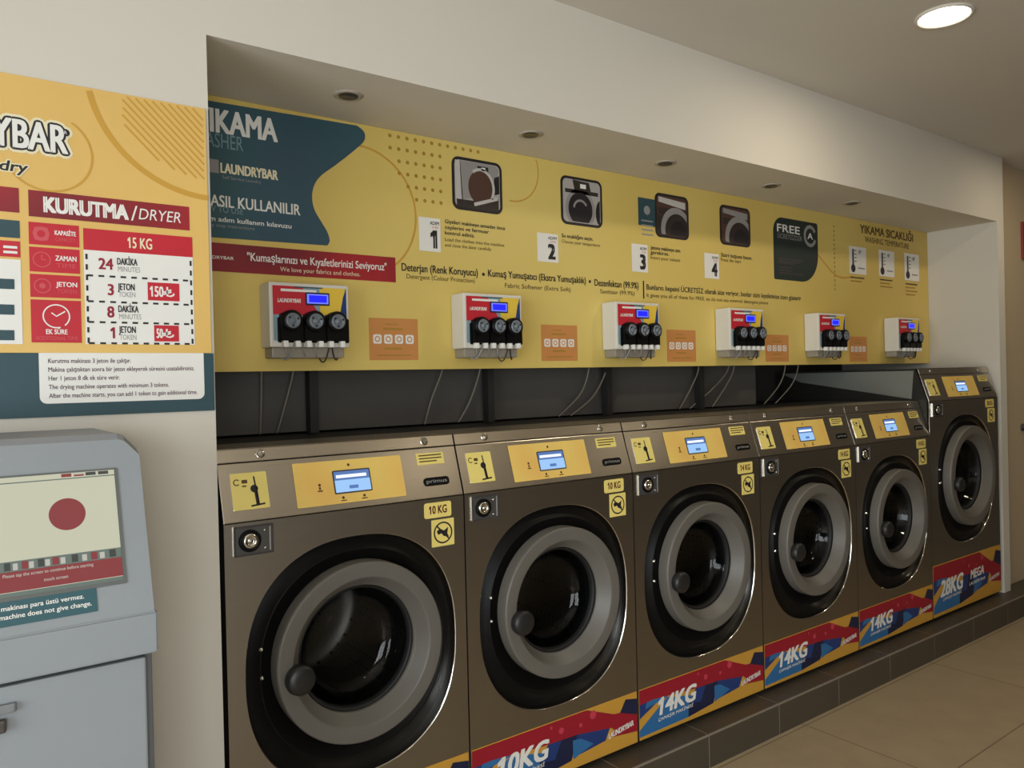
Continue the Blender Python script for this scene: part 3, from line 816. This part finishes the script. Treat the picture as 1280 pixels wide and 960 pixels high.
# temperature guide
m = BF()
btext(m, 'YIKAMA SICAKLIĞI', 1075, 291, 1141, 302, INKB, 10, bold=.03)
btext(m, 'WASHING TEMPERATURE', 1081, 303, 1136, 311, INKB, 7)
(xa, za) = bp(1042, 282); (_, zc) = bp(1042, 366); n_ = 15
for i in range(n_): m.rect(xa-.006, za+(zc-za)*i/n_, xa+.006, za+(zc-za)*(i+.45)/n_, OR_DOT, .001)
m.build('temperature_heading', ban)
for i, (x0, y0, x1, y1) in enumerate([(1061, 307, 1083, 344), (1098, 312, 1118, 347), (1130, 316, 1149, 352)]):
    a, b2 = bp(x0, y0), bp(x1, y1); W_, H_ = b2[0]-a[0], a[1]-b2[1]
    m = BF(); m.rect(a[0], b2[1], b2[0], a[1], WHITE, .001)
    m.line([(a[0]+W_*.22, b2[1]+H_*.2), (a[0]+W_*.22, a[1]-H_*.1)], W_*.1, DGREY, .0015); m.disc((a[0]+W_*.22, b2[1]+H_*.2), W_*.13, INK, .0017, 16)
    for j in range(4): m.rect(a[0]+W_*.3, a[1]-H_*(.16+.13*j), a[0]+W_*.42, a[1]-H_*(.13+.13*j), DGREY, .0015)
    m.text(['30°', '40°', '60°'][i], a[0]+W_*.55, a[1]-H_*.24, H_*.12, INK, .0016, bold=.02, cond=.8)
    m.rect(a[0]+W_*.5, b2[1]+H_*.2, a[0]+W_*.9, b2[1]+H_*.25, GREYP, .0015)
    for j in range(2+i): m.rect(a[0]+W_*.05, b2[1]-H_*(.16+.13*j), a[0]+W_*(.85 if j % 2 == 0 else .7), b2[1]-H_*(.11+.13*j), INKB if j == 0 else OR_DOT, .0012)
    m.build('temperature_card', ban, label='pale card with a thermometer')
# orange rinse panels printed beside the dispensers
for (x0, y0, x1, y1) in [(462, 399, 523, 450), (677, 407, 722, 451), (834, 413, 870, 452), (957, 419, 986, 452), (1062, 421, 1084, 452)]:
    a, b2 = bp(x1, y0), bp(x1, y1); u0 = bp(x0, y1)[0]; u1 = b2[0]; v0, v1 = b2[1], a[1]
    W_, H_ = u1-u0, v1-v0
    m = BF(); m.slab(m.rr(u0, v0, u1, v1, .003), 0, .001, ORNG)
    for j in range(4):
        c = (u0+W_*(.16+.22*j), v0+H_*.5); m.poly(m.rr(c[0]-W_*.085, c[1]-H_*.11, c[0]+W_*.085, c[1]+H_*.11, W_*.035), WHITE, .0016)
        m.arc(c, W_*.045, 0, 2*PI, W_*.02, ORNG, .002, 14)
    m.rect(u0+W_*.28, v0+H_*.72, u0+W_*.68, v0+H_*.77, OR_DOT, .0016); m.rect(u0+W_*.32, v0+H_*.84, u0+W_*.58, v0+H_*.87, OR_DOT, .0016)
    m.rect(u0+W_*.3, v0+H_*.25, u0+W_*.66, v0+H_*.3, OR_DOT, .0016); m.rect(u0+W_*.15, v0+H_*.1, u0+W_*.85, v0+H_*.13, OR_DOT, .0016)
    m.build('rinse_panel', ban, label='small orange panel with four white symbols')

# ------------------------------------------------------------------ detergent dispensers
def children(o): return [c for c in bpy.data.objects if c.parent is o]
def copy_tree(o, parent=None):
    c = o.copy(); C.objects.link(c)
    if parent is not None: c.parent = parent
    for ch in children(o): copy_tree(ch, c)
    return c
def dispenser():
    x0, x1, z0, z1, D = .268, .551, 1.728, 1.945, .095
    yf = YB-D
    root = thing('dosing_pump_unit', ((x0+x1)/2, YB, (z0+z1)/2), '', 'dosing pump', 'white dosing pump units under the banner text')
    m = MB(O=(x0, yf, z0)); w, h = x1-x0, z1-z0
    m.box(0, w, 0, h, -D+.003, 0, WPLAS, .006)
    m.build('housing', root)
    # printed front overlay
    F = lambda: MB(O=(x0, yf, z0))
    m = F(); a0, a1, b0, b1 = .012, w-.010, h*.1, h-.012
    m.rect(a0, b0, a1, b1, mat('overlay_light_blue', (132, 158, 168), .45), .0006)
    m.poly([(a0, h*.5), (w*.62, h*.5), (w*.40, b1), (a0, b1)], REDB, .0009)
    m.poly([(w*.62, h*.5), (a1-.012, h*.55), (a1-.004, b1), (w*.62, b1)], mat('overlay_yellow_print', (232, 196, 70), .45), .0009)
    m.poly([(a1-.03, h*.4), (a1, h*.4), (a1, b1), (a1-.012, b1-.03)], BLUE, .0011)
    m.rect(w*.14, h*.86, w*.58, h*.90, WHITE, .0013); m.rect(w*.3, h*.925, w*.66, h*.945, TEAL, .0013)
    m.text('LAUNDRYBAR', w*.1, h*.69, h*.06, WHITE, .0014, width=w*.28, bold=.03, shear=.15)
    m.build('front_overlay', root, label='red yellow and blue printed overlay')
    m = F(); m.slab(m.rr(w*.44, h*.66, w*.74, h*.86, .003), .001, .004, NAVY)
    m.rect(w*.455, h*.685, w*.725, h*.835, emit('dose_lcd_rim', (120, 130, 255), 1.0), .0045)
    m.rect(w*.48, h*.705, w*.705, h*.815, emit('dose_lcd', (18, 26, 255), 1.3), .005)
    m.build('lcd_screen', root, label='lit blue lcd screen')
    m = F(); m.slab(m.rr(w*.09, h*.07, w*.985, h*.46, .006), .001, .006, BLACKP); m.build('pump_plate', root, label='black backing plate of the pumps')
    m = MB(O=(x0, YB, z0)); m.box(.012, w-.012, -.036, .001, .003, D*.8, mat('hose_tray_grey', (150, 142, 128), .5), .006); m.build('hose_tray', root, label='grey hose tray under the housing')
    for k, cx in enumerate((.235, .52, .80)):
        cu = w*cx
        m = F()
        m.slab(m.rr(cu-.034, h*.1, cu+.034, h*.52, .008), 0, .022, BLACKP)
        m.lathe((cu, h*.40), [(.036, 0), (.036, .03), (.034, .036), (.026, .038)], BLACKP, 32)
        pump = m.build('pump_head', root, label='black pump head')
        m = F(); m.lathe((cu, h*.40), [(.026, .036), (.024, .041), (.018, .042), (.016, .038), (.008, .038), (.007, .043), (0, .043)], mat('pump_rotor_grey', (112, 120, 128), .3), 28)
        for j in range(3):
            t = j*2*PI/3+.4; m.disc((cu+.0165*math.cos(t), h*.4+.0165*math.sin(t)), .004, INK, .0428, 10)
        m.build('rotor', pump, label='grey rotor cover')
        for s_ in (-1, 1):
            m = F(); cc = cu+s_*.021
            m.box(cc-.0085, cc+.0085, -h*.005, h*.095, .004, .026, WHITE, .003)
            m.build('hose_connector', pump, label='white hose connector')
    # thin tubes looping below
    for k, (ua, ub, dz, mm) in enumerate(((.16, .32, .05, GREYP), (.38, .5, .045, GREYP), (.52, .66, .05, GREYP), (.72, .62, .07, INK), (.74, .93, .062, INK), (.28, .12, .06, GREYP))):
        a, c = w*ua, w*ub
        pts = []
        for i in range(11):
            t = i/10; pts.append((x0+a+(c-a)*t, yf-.012+t*(D-.004)*.6, z0+h*.06-dz*4*t*(1-t)*.9-(.0 if t < .5 else (t-.5)*.02)))
        m = MB(); m.tube(pts, .0026, mm, 6); m.build('dosing_tube', root)
    return root
dx = [.268, 1.030, 1.844, 2.646, 3.443, 4.335]
DL = ['white dosing pump unit below the red slogan strip, leftmost of the six',
      'white dosing pump unit below the words Kumaş Yumuşatıcı, second from the left',
      'white dosing pump unit left of the vertical divider line below step 3',
      'white dosing pump unit below step 4, fourth from the left',
      'white dosing pump unit below the dark FREE card, fifth from the left',
      'white dosing pump unit below the temperature guide, nearest the right end']
proto = dispenser()
dbase = Vector(proto.location)
for i, x in enumerate(dx):
    o = proto if i == 0 else copy_tree(proto)
    o.location = dbase + Vector((x-dx[0], 0, 0))
    o['label'] = DL[i]

# ------------------------------------------------------------------ hoses in the dark gap
HOSE = mat('hose_grey', (112, 104, 92), .4)
hz = [((327, 462), (328, 500), (329, 545), 'straight pale hose hanging in the gap, nearest the white wall'),
      ((367, 462), (360, 498), (350, 540), 'faint hose just left of the first dark post behind the leftmost machine'),
      ((553, 462), (541, 500), (536, 542), 'pale hose above the seam between the first and second machines'),
      ((600, 462), (590, 500), (578, 536), 'pale curved hose just left of the second dark post'),
      ((736, 462), (728, 492), (704, 524), 'left hose of the pair before the third dark post'),
      ((758, 462), (744, 495), (719, 524), 'right hose of the pair before the third dark post'),
      ((873, 462), (866, 485), (855, 512), 'thin straight hose just left of the fourth dark post'),
      ((910, 462), (893, 486), (868, 515), 'long slanting hose crossing the fourth dark post'),
      ((917, 462), (910, 482), (896, 512), 'bowed hose just right of the fourth dark post'),
      ((981, 462), (976, 482), (961, 508), 'left hose of the last pair, near the tall machine'),
      ((997, 462), (991, 482), (975, 508), 'right hose of the last pair, near the tall machine')]
for (p0, p1, p2, lb) in hz:
    Y = .51
    A, B, D_ = on_y(*p0, .5), on_y(*p1, .5), on_y(*p2, .5)
    pts = [(A[0]+.0, .492, 1.73)]+[(x, .50+.012*i, z) for i, (x, z) in enumerate((A, B))]+[(D_[0], .53, 1.4305)]
    P = curve_pts(pts, 8)
    P = [(x, y, max(z, 1.4305)) for x, y, z in P]
    m = MB(); m.tube(P, .0038, HOSE, 8)
    tag(m.build('dosing_hose', origin=(D_[0], .53, 1.4305)), lb, 'hose', 'dosing hoses in the dark gap')

# ------------------------------------------------------------------ lamps
def downlight(x, y, z, r, lit, label, name, group=None):
    o = thing(name, (x, y, z), label, 'ceiling light' if lit else 'spotlight', group)
    Fm = lambda: MB(O=(x, y, z), U=(1, 0, 0), V=(0, -1, 0))
    m = Fm()
    if lit:
        m.lathe((0, 0), [(r*1.0, -.002), (r*1.14, .0), (r*1.14, .006), (r*1.06, .010), (r, .008), (r*.98, .002)], CEIL, 48); m.build('trim_ring', o)
        m = Fm(); m.lathe((0, 0), [(r, .003), (r*.6, .005), (0, .006)], emit('lamp_diffuser', (255, 246, 222), 9), 48); m.build('diffuser', o, label='lit round diffuser')
    else:
        m.lathe((0, 0), [(r*.78, -.0005), (r*1.3, .0), (r*1.3, .002), (r*1.1, .005), (r*.85, .0045), (r*.78, .001)], mat('spot_trim', (172, 164, 152), .6), 32); m.build('trim_ring', o)
        m = Fm(); m.lathe((0, 0), [(r*.82, .006), (r*.7, .003), (0, .002)], mat('spot_lens', (70, 66, 60), .25), 24); m.build('lens', o, label='dark unlit lens')
    return o
downlight(2.58, -.755, HC, .092, True, 'lit round downlight in the white ceiling', 'ceiling_downlight')
SL = ['unlit recessed spotlight in the soffit nearest the teal heading panel', 'unlit recessed spotlight in the soffit between the pictures of steps 1 and 2',
      'unlit recessed spotlight in the soffit above the picture of step 3', 'unlit recessed spotlight in the soffit left of the dark FREE card', 'unlit recessed spotlight in the soffit nearest the right pillar']
for x, lb in zip((.501, 1.267, 2.032, 2.814, 3.569), SL):
    downlight(x, .205, ZS, .038, False, lb, 'recessed_spotlight', 'recessed spotlights in the niche soffit')

# ------------------------------------------------------------------ price board on the left wall
pb = thing('price_sign', (-.6, 0, 1.537), 'yellow and teal drying price board on the white wall above the kiosk', 'price board')
WF = lambda: MB(O=(0, -.004, 0))
wp = lambda px, py: on_y(px, py, -.005)
X1 = -.016; X0 = -1.22
m = WF(); m.frame((0, 0, 0)); m.box(X0, X1, 1.6925, 2.3545, .0006, .005, YEL2, .001); m.build('board', pb)
m = WF()
cc = wp(262, 92)
c0 = (-.010, 2.405); m.arc(c0, .292, PI+.2, PI*1.495, .014, OR_LINE, .0018, 40)
for i in range(14):
    xs = -.29+.02*i; ins = []
    for k in range(120):
        x = xs+.003*k; z = 2.349-1.0*(x-xs)
        if x < X1-.006 and math.hypot(x-c0[0], z-c0[1]) < .245 and x > -.222: ins.append((x, z))
    if len(ins) > 3: m.line([ins[0], ins[-1]], .005, OR_LINE, .0018)
c1 = wp(60, 190); m.arc(c1, .095, -2.6, 1.0, .005, OR_LINE, .0018, 36)
m.build('ornaments', pb)
# logo
m = WF()
(xr, zr) = wp(84, 194); h = wp(40, 158)[1]-wp(40, 192)[1]
Wd = (xr-wp(0, 190)[0])*10/3.45
for g, mt, w_ in ((.12, CREAM, .0018), (.055, INK, .0022), (0, WHITE, .0026)):
    m.text('LAUNDRYBAR', xr, zr+.003, h, mt, w_, width=Wd, bold=.03, align='r', grow=g)
rc = wp(82, 166); m.disc(rc, .015, CREAM, .0018, 20); m.disc(rc, .009, INK, .0022, 20); m.text('R', rc[0], rc[1]-.004, .008, WHITE, .0026, align='c')
a = wp(33, 216); h2 = h*.36
for g, mt, w_ in ((.1, CREAM, .0018), (.012, INK, .0022)):
    m.text('Laundry', a[0], a[1], h2, mt, w_, width=.135, bold=.02, align='r', grow=g, shear=.2)
m.build('logo', pb)
# drying table
def wrect(m, x0, y0, x1, y1, mt, w):
    a, b2 = wp(x0, y0), wp(x1, y1); m.rect(a[0], b2[1], b2[0], a[1], mt, w)
(ta, tz0) = wp(35, 237); (tb, tz1) = wp(237, 287)
hb = (wp(35, 270)[1]); ht = wp(35, 237)[1]
m = WF(); m.rect(ta, hb, tb, ht, RED, .0018); hbar = m.build('header_bar', pb, label='dark red header bar')
m = WF(); hw = tb-ta
m.text('KURUTMA', ta+hw*.09, hb+(ht-hb)*.22, (ht-hb)*.56, WHITE, .0024, width=hw*.5, bold=.06)
m.text('/', ta+hw*.61, hb+(ht-hb)*.2, (ht-hb)*.6, WHITE, .0024, width=.016)
m.text('DRYER', ta+hw*.66, hb+(ht-hb)*.28, (ht-hb)*.44, WHITE, .0024, width=hw*.28, shear=.15)
m.build('lettering', hbar)
# row labels (left) and value cells (right)
zr = [wp(36, y)[1] for y in (277, 305, 308, 339, 342, 371, 374, 428)]
xa, xb_ = wp(36, 300)[0], wp(99, 300)[0]
rows = [('KAPASİTE', 'CAPACITY'), ('ZAMAN', 'TIME'), ('JETON', 'TOKEN'), ('EK SÜRE', 'ADDITIONAL TIME')]
for k, (t1, t2) in enumerate(rows):
    z1_, z0_ = zr[2*k], zr[2*k+1]; H_ = z1_-z0_; W_ = xb_-xa
    m = WF(); m.rect(xa, z0_, xb_, z1_, REDB, .0018)
    if k < 3:
        m.text(t1, xa+W_*.72, z0_+H_*.5, H_*.2, WHITE, .0024, width=W_*.42, bold=.03, align='c'); m.text(t2, xa+W_*.72, z0_+H_*.22, H_*.17, REDL, .0024, width=W_*.4, align='c')
        c = (xa+W_*.24, z0_+H_*.5)
        m.arc(c, H_*.3, 0, 2*PI, .0025, REDL, .0024, 24)
        if k == 0: m.poly(m.rr(c[0]-H_*.28, c[1]-H_*.3, c[0]+H_*.28, c[1]+H_*.3, .006), REDL, .0022); m.disc(c, H_*.16, REDB, .0026, 16)
        if k == 1: m.line([(c[0], c[1]+H_*.2), c, (c[0]+H_*.14, c[1])], .0025, REDL, .0024)
        if k == 2: m.disc(c, H_*.12, REDL, .0024, 12)
    else:
        c = (xa+W_*.5, z0_+H_*.62); m.arc(c, H_*.27, -.9, 5.0, .003, WHITE, .0024, 30); m.line([(c[0]-H_*.1, c[1]+H_*.08), c, (c[0]+H_*.18, c[1]+H_*.12)], .003, WHITE, .0024)
        m.text(t1, xa+W_*.5, z0_+H_*.2, H_*.11, WHITE, .0024, width=W_*.42, bold=.03, align='c'); m.text(t2, xa+W_*.5, z0_+H_*.06, H_*.09, REDL, .0024, width=W_*.84, align='c')
    m.build('row_label', pb, label='red label cell for %s' % t2.lower())
xc, xd = wp(104, 300)[0], wp(241, 330)[0]
zk1, zk0 = wp(104, 285)[1], wp(104, 312)[1]
m = WF(); m.rect(xc, zk0, xd, zk1, REDB, .0018); m.text('15 KG', (xc+xd)/2, zk0+(zk1-zk0)*.24, (zk1-zk0)*.5, CREAM, .0024, width=(xd-xc)*.22, bold=.02, align='c')
m.build('weight_cell', pb, label='red cell reading 15 KG')
zt1, zt0 = zk0, wp(104, 430)[1]
m = WF(); m.rect(xc, zt0, xd, zt1, WHITE, .0018)
TW, TH = xd-xc, zt1-zt0
def dash(a, b2, n, t=.005):
    for i in range(n):
        p = (a[0]+(b2[0]-a[0])*(i+.1)/n, a[1]+(b2[1]-a[1])*(i+.1)/n); q2 = (a[0]+(b2[0]-a[0])*(i+.62)/n, a[1]+(b2[1]-a[1])*(i+.62)/n)
        m.line([p, q2], t, INK, .0024)
for f in (.73, .455, .235, .01): dash((xc+.004, zt0+TH*f), (xd-.004, zt0+TH*f), 10)
dash((xc+.006, zt0), (xc+.006, zt1), 9); dash((xd-.006, zt0), (xd-.006, zt1), 9)
MAR = mat('print_magenta_red', (150, 24, 50), .5)
for num, t1, t2, f in (('24', 'DAKİKA', 'MINUTES', .86), ('3', 'JETON', 'TOKEN', .585), ('8', 'DAKİKA', 'MINUTES', .345), ('1', 'JETON', 'TOKEN', .12)):
    zc_ = zt0+TH*f
    m.text(num, xc+TW*.25, zc_-TH*.055, TH*.115, MAR, .0024, bold=.035, align='r', cond=.85)
    m.text(t1, xc+TW*.29, zc_+TH*.005, TH*.07, INK, .0024, width=TW*(.18 if len(t1) > 5 else .15), bold=.03)
    m.text(t2, xc+TW*.295, zc_-TH*.07, TH*.055, GREYP, .0024, width=TW*(.2 if len(t2) > 5 else .15))
tb_ = m.build('price_table', pb, label='white table with dashed lines')
for t1, f0, f1, g0, g1 in (('150 ₺', .56, .86, .49, .69), ('50₺', .61, .845, .035, .215)):
    m = WF(); m.rect(xc+TW*f0, zt0+TH*g0, xc+TW*f1, zt0+TH*g1, REDB, .0026)
    hh = TH*(g1-g0)*.56; vb = zt0+TH*(g0+(g1-g0)*.22); un_ = xc+TW*f1-.026
    m.text(t1[:-1].strip(), xc+TW*f0+.006, vb, hh, WHITE, .003, width=TW*(f1-f0)-.046, bold=.03)
    m.line([(un_-.004, vb+hh), (un_-.004, vb+.003), (un_+.004, vb+.002), (un_+.011, vb+hh*.2), (un_+.012, vb+hh*.38)], .0045, WHITE, .003)
    m.line([(un_-.013, vb+hh*.45), (un_+.006, vb+hh*.72)], .004, WHITE, .003); m.line([(un_-.013, vb+hh*.25), (un_+.006, vb+hh*.52)], .004, WHITE, .003)
    m.build('price_tag', tb_, label='red tag reading %s' % t1.replace(' ₺', ' lira').replace('₺', ' lira'))
# the washing table at the left edge
x2 = wp(25, 300)[0]
xe = X0+.06
zz = [wp(12, y)[1] for y in (234, 265, 275, 297, 301, 321, 324, 430)]
m = WF(); m.rect(xe, zz[1], x2, zz[0], RED, .0018); m.rect(xe, zz[3], x2, zz[2], TEALD, .0018); m.rect(xe, zz[5], x2, zz[4], REDB, .0018)
m.rect(xe, zz[7], x2, zz[6], WHITE, .0018)
m.rect(x2-.034, zz[4]-.018, x2-.006, zz[4]-.012, WHITE, .0024); m.rect(x2-.034, zz[4]-.03, x2-.006, zz[4]-.024, WHITE, .0024)
for y in (355, 387, 419): z_ = wp(10, y)[1]; m.rect(x2-.5, z_-.012, wp(18, y)[0], z_+.012, TEALD, .0024)
m.build('side_table', pb, label='second table cut by the picture edge')
# teal band with the note
zb1, zb0 = 1.6925, 1.537
m = WF(); m.frame((0, 0, 0)); m.box(X0, X1+.005, zb0, zb1-.0005, .0006, .005, TEALD, .001)
tband = m.build('teal_band', pb, label='dark teal lower band')
m = WF(); n0, n1 = wp(49, 470)[0], wp(255, 470)[0]; nz0, nz1 = wp(50, 505)[1], zb1
m.slab(m.rr(n0, nz0, n1, nz1, .016, 6, (1, 1, .05, .05)), .0012, .0022, WHITE)
notes = ['Kurutma makinası 3 jeton ile çalışır.', 'Makina çalıştıktan sonra bir jeton ekleyerek süresini uzatabilirsiniz.', 'Her 1 jeton 8 dk ek süre verir.',
         'The drying machine operates with minimum 3 tokens.', 'After the machine starts, you can add 1 token to gain additional time.']
for i, (s_, f) in enumerate(zip(notes, (.48, .885, .41, .715, .9))):
    m.text(s_, n0+(n1-n0)*.05, nz1-(nz1-nz0)*(.2+.172*i), (nz1-nz0)*.088, MAT_N if False else mat('print_note_ink', (92, 62, 72), .5), .0028, width=(n1-n0)*f, bold=.012)
m.build('note_card', tband, label='white rounded note card')

# ------------------------------------------------------------------ payment kiosk
ko = thing('payment_kiosk', (-.508, -.27, 0), 'tall light grey payment kiosk with a lit screen beside the first machine', 'kiosk')
kx0, kx1 = -.748, -.268
m = MB(); wbox(m, kx0+.006, kx1-.006, -.465, -.04, .05, 1.078, KIOSKD, .004); body = m.build('body', ko, label='darker grey body')
m = MB(); wbox(m, kx0+.03, kx1-.03, -.42, -.08, 0, .05, DGREY, .003); m.build('base', ko)
m = MB(); wbox(m, kx0+.022, kx1-.022, -.488, -.465,   .09, 1.062, KIOSK, .004); kd = m.build('door', ko, label='flat light grey door')
a = on_y(12, 893, -.488)
m = MB(O=(a[0]-.012, -.488, a[1])); m.box(-.04, .006, -.028, -.004, 0, .014, mat('lock_dark', (70, 62, 60), .4), .004)
m.box(-.05, .022, .004, .022, 0, .010, mat('lock_bar', (120, 122, 124), .45), .004); m.build('lock', kd, label='small dark lock')
# ledge and tilted head as one profile
m = MB()
def prof_slab(m, prof, xa, xb2, mt, bev):
    g = MB(); 
    fa = [m.bm.verts.new((xa, y, z)) for y, z in prof]; fb = [m.bm.verts.new((xb2, y, z)) for y, z in prof]
    k = m.mi(mt); F_ = []
    F_.append(m.bm.faces.new(fa)); F_.append(m.bm.faces.new(list(reversed(fb))))
    for i in range(len(prof)):
        j = (i+1) % len(prof); F_.append(m.bm.faces.new((fa[j], fa[i], fb[i], fb[j])))
    for f in F_: f.material_index = k
    if bev:
        es = list(set(e for f in F_ for e in f.edges)); r = bmesh.ops.bevel(m.bm, geom=es, offset=bev, segments=3, affect='EDGES')
        for f in r['faces']: f.material_index = k
    g.bm.free()
prof_slab(m, [(-.5, 1.071), (-.5, 1.154), (-.05, 1.154), (-.05, 1.071)], kx0, kx1, KIOSK, .004)
m.build('ledge', ko)
HY0, HZ0, HY1, HZ1 = -.497, 1.1545, -.375, 1.495
m = MB(); L = []
for xx, dz in ((kx0+.004, .034), (kx0+.030, .004), (kx0+.042, 0), (kx1-.044, 0), (kx1-.032, .004), (kx1-.006, .034)):
    f = 1-dz/(HZ1-HZ0)
    L.append([Vector((xx, y, z)) for y, z in [(HY0, HZ0), (HY0+(HY1-HY0)*f, HZ0+(HZ1-HZ0)*f), (HY1+.02, HZ1+.012-dz), (-.05, HZ1+.012-dz), (-.05, HZ0)]])
m.loft(L, KIOSK, smooth=False)
m.face(list(reversed(L[0])), KIOSK); m.face(L[-1], KIOSK)
head = m.build('head', ko)
sl = Vector((0, HY1-HY0, HZ1-HZ0)); KL = sl.length; sl.normalize(); NK = Vector((1, 0, 0)).cross(sl)
KO = Vector((0, HY0, HZ0))
def kp(px, py):
    d = ray(px, py); t = (KO-CAM).dot(NK)/d.dot(NK); p = CAM+d*t-KO
    return p.x, p.dot(sl)
KF = lambda: MB(O=KO, U=(1, 0, 0), V=sl)
(sr, st_) = kp(146, 587); (sr2, sb) = kp(150, 725)
sr = (sr+sr2)/2; slft = kx0+(kx1-sr)
m = KF(); m.slab(m.rr(slft-.008, sb-.008, sr+.006, st_+.004, .003), 0, .002, mat('screen_bezel', (96, 100, 98), .4))
scr = m.build('screen', head)
m = KF(); EC = emit('screen_cream', (212, 212, 186), .8)
m.rect(slft, sb, sr, st_, EC, .0025)
SH = st_-sb
SY = lambda f: sb+SH*f
ER = emit('screen_red', (170, 56, 62), .55); EG = emit('screen_grey', (130, 150, 140), .5); ED = emit('screen_dark', (70, 76, 74), .5); EWh = emit('screen_white', (230, 226, 214), .6)
m.rect(slft, SY(.035), sr, SY(.2), ER, .0028); m.rect(slft, sb, sr, SY(.03), EG, .0028)
m.rect(slft, SY(.2), sr, SY(.285), EG, .0028)
m.rect(slft, SY(.945), sr, SY(.955), EG, .0028)
ux = lambda px: kp(px, 650)[0]
for i, (p0, p1, mt) in enumerate(((80, 93, ER), (96, 109, EWh), (111, 124, ED), (127, 140, ED))):
    m.rect(ux(p0), SY(.965), ux(p1), SY(.995), mt, .0031)
m.rect(ux(96), SY(.965), ux(109), SY(.98), ER, .0033)
for i, p0 in enumerate((2, 13, 24, 33, 44, 53, 62, 72, 86, 99, 110, 121, 133)):
    m.rect(ux(p0), SY(.21), ux(p0+(6 if i % 2 else 8)), SY(.265 if i % 2 else .275), (ED, EWh, ER, EWh)[i % 4], .0031)
c = kp(84, 643); m.disc(c, kp(107, 643)[0]-c[0], ER, .003, 40)
for i, (p0, p1, f) in enumerate(((0, 112, .155), (50, 80, .085))):
    m.text('Please tap the screen to continue before starting' if i == 0 else 'touch screen', ux(p0)+.0, SY(f), .006, EWh, .0034, width=ux(p1)-ux(p0), bold=.01)
m.build('display', scr, label='lit cream and red display')
(qr, qt) = kp(120, 733); (_, qb) = kp(120, 763)
m = KF(); m.slab(m.rr(slft+.02, qb-.002, qr, qt, .002), 0, .0012, mat('print_slate_teal', (48, 88, 96), .5))
nt_ = m.build('notice_sticker', head, label='dark teal notice sticker')
m = KF()
m.text('Jeton makinası para üstü vermez.', qr-.022, qb+(qt-qb)*.58, .0085, WHITE, .0018, width=.165, bold=.02, align='r')
m.text('Token machine does not give change.', qr-.010, qb+(qt-qb)*.24, .0085, WHITE, .0018, width=.185, bold=.02, align='r')
m.build('lettering', nt_)

# ------------------------------------------------------------------ light
def area(name, loc, rot, sx, sy, col, power, spread=PI):
    L = bpy.data.lights.new(name, 'AREA'); L.shape = 'RECTANGLE'; L.size = sx; L.size_y = sy; L.color = col; L.energy = power; L.spread = spread
    o = bpy.data.objects.new(name, L); C.objects.link(o); o.location = loc; o.rotation_euler = rot
    return o
area('window_daylight', (XL-.3, -2.7, 1.5), (0, -PI/2, 0), 2.5, 4.0, (.95, .98, 1.0), 225)
area('added_front_daylight', (-1.7, YF-.3, 1.4), (PI/2, 0, 0), 2.2, 2.4, (.95, .98, 1.0), 125)  # lamp outside the added front window, brightens the wall by the kiosk
for i, (x, y, p) in enumerate(((2.58, -.755, 8), (4.9, -.755, 6.5), (.4, -2.9, 2), (2.58, -2.9, 3), (4.9, -2.9, 3))):
    L = bpy.data.lights.new('downlight_glow', 'AREA'); L.shape = 'DISK'; L.size = .19; L.color = (1.0, .86, .64); L.energy = p
    o = bpy.data.objects.new('downlight_glow', L); C.objects.link(o); o.location = (x, y, HC-.012)
w = bpy.data.worlds.new('world'); bpy.context.scene.world = w; w.use_nodes = True
bg = w.node_tree.nodes['Background']; bg.inputs['Color'].default_value = (.8, .9, 1, 1); bg.inputs['Strength'].default_value = .6

# ------------------------------------------------------------------ camera and view
cam = bpy.data.cameras.new('camera'); co = bpy.data.objects.new('camera', cam); C.objects.link(co)
cam.sensor_fit = 'HORIZONTAL'; cam.sensor_width = 36; cam.lens = FPX/1280*36; cam.clip_start = .02
M = Matrix((RIGHT, UPV, -FWD)).transposed().to_4x4(); M.translation = CAM
co.matrix_world = M
sc = bpy.context.scene; sc.camera = co
for o in bpy.data.objects:
    if '_o' in o: del o['_o']
sc.view_settings.view_transform = 'Standard'; sc.view_settings.look = 'None'; sc.view_settings.gamma = 1.0
sc.view_settings.use_curve_mapping = False
sc.view_settings.exposure = 0.0
sc.cycles.use_denoising = True
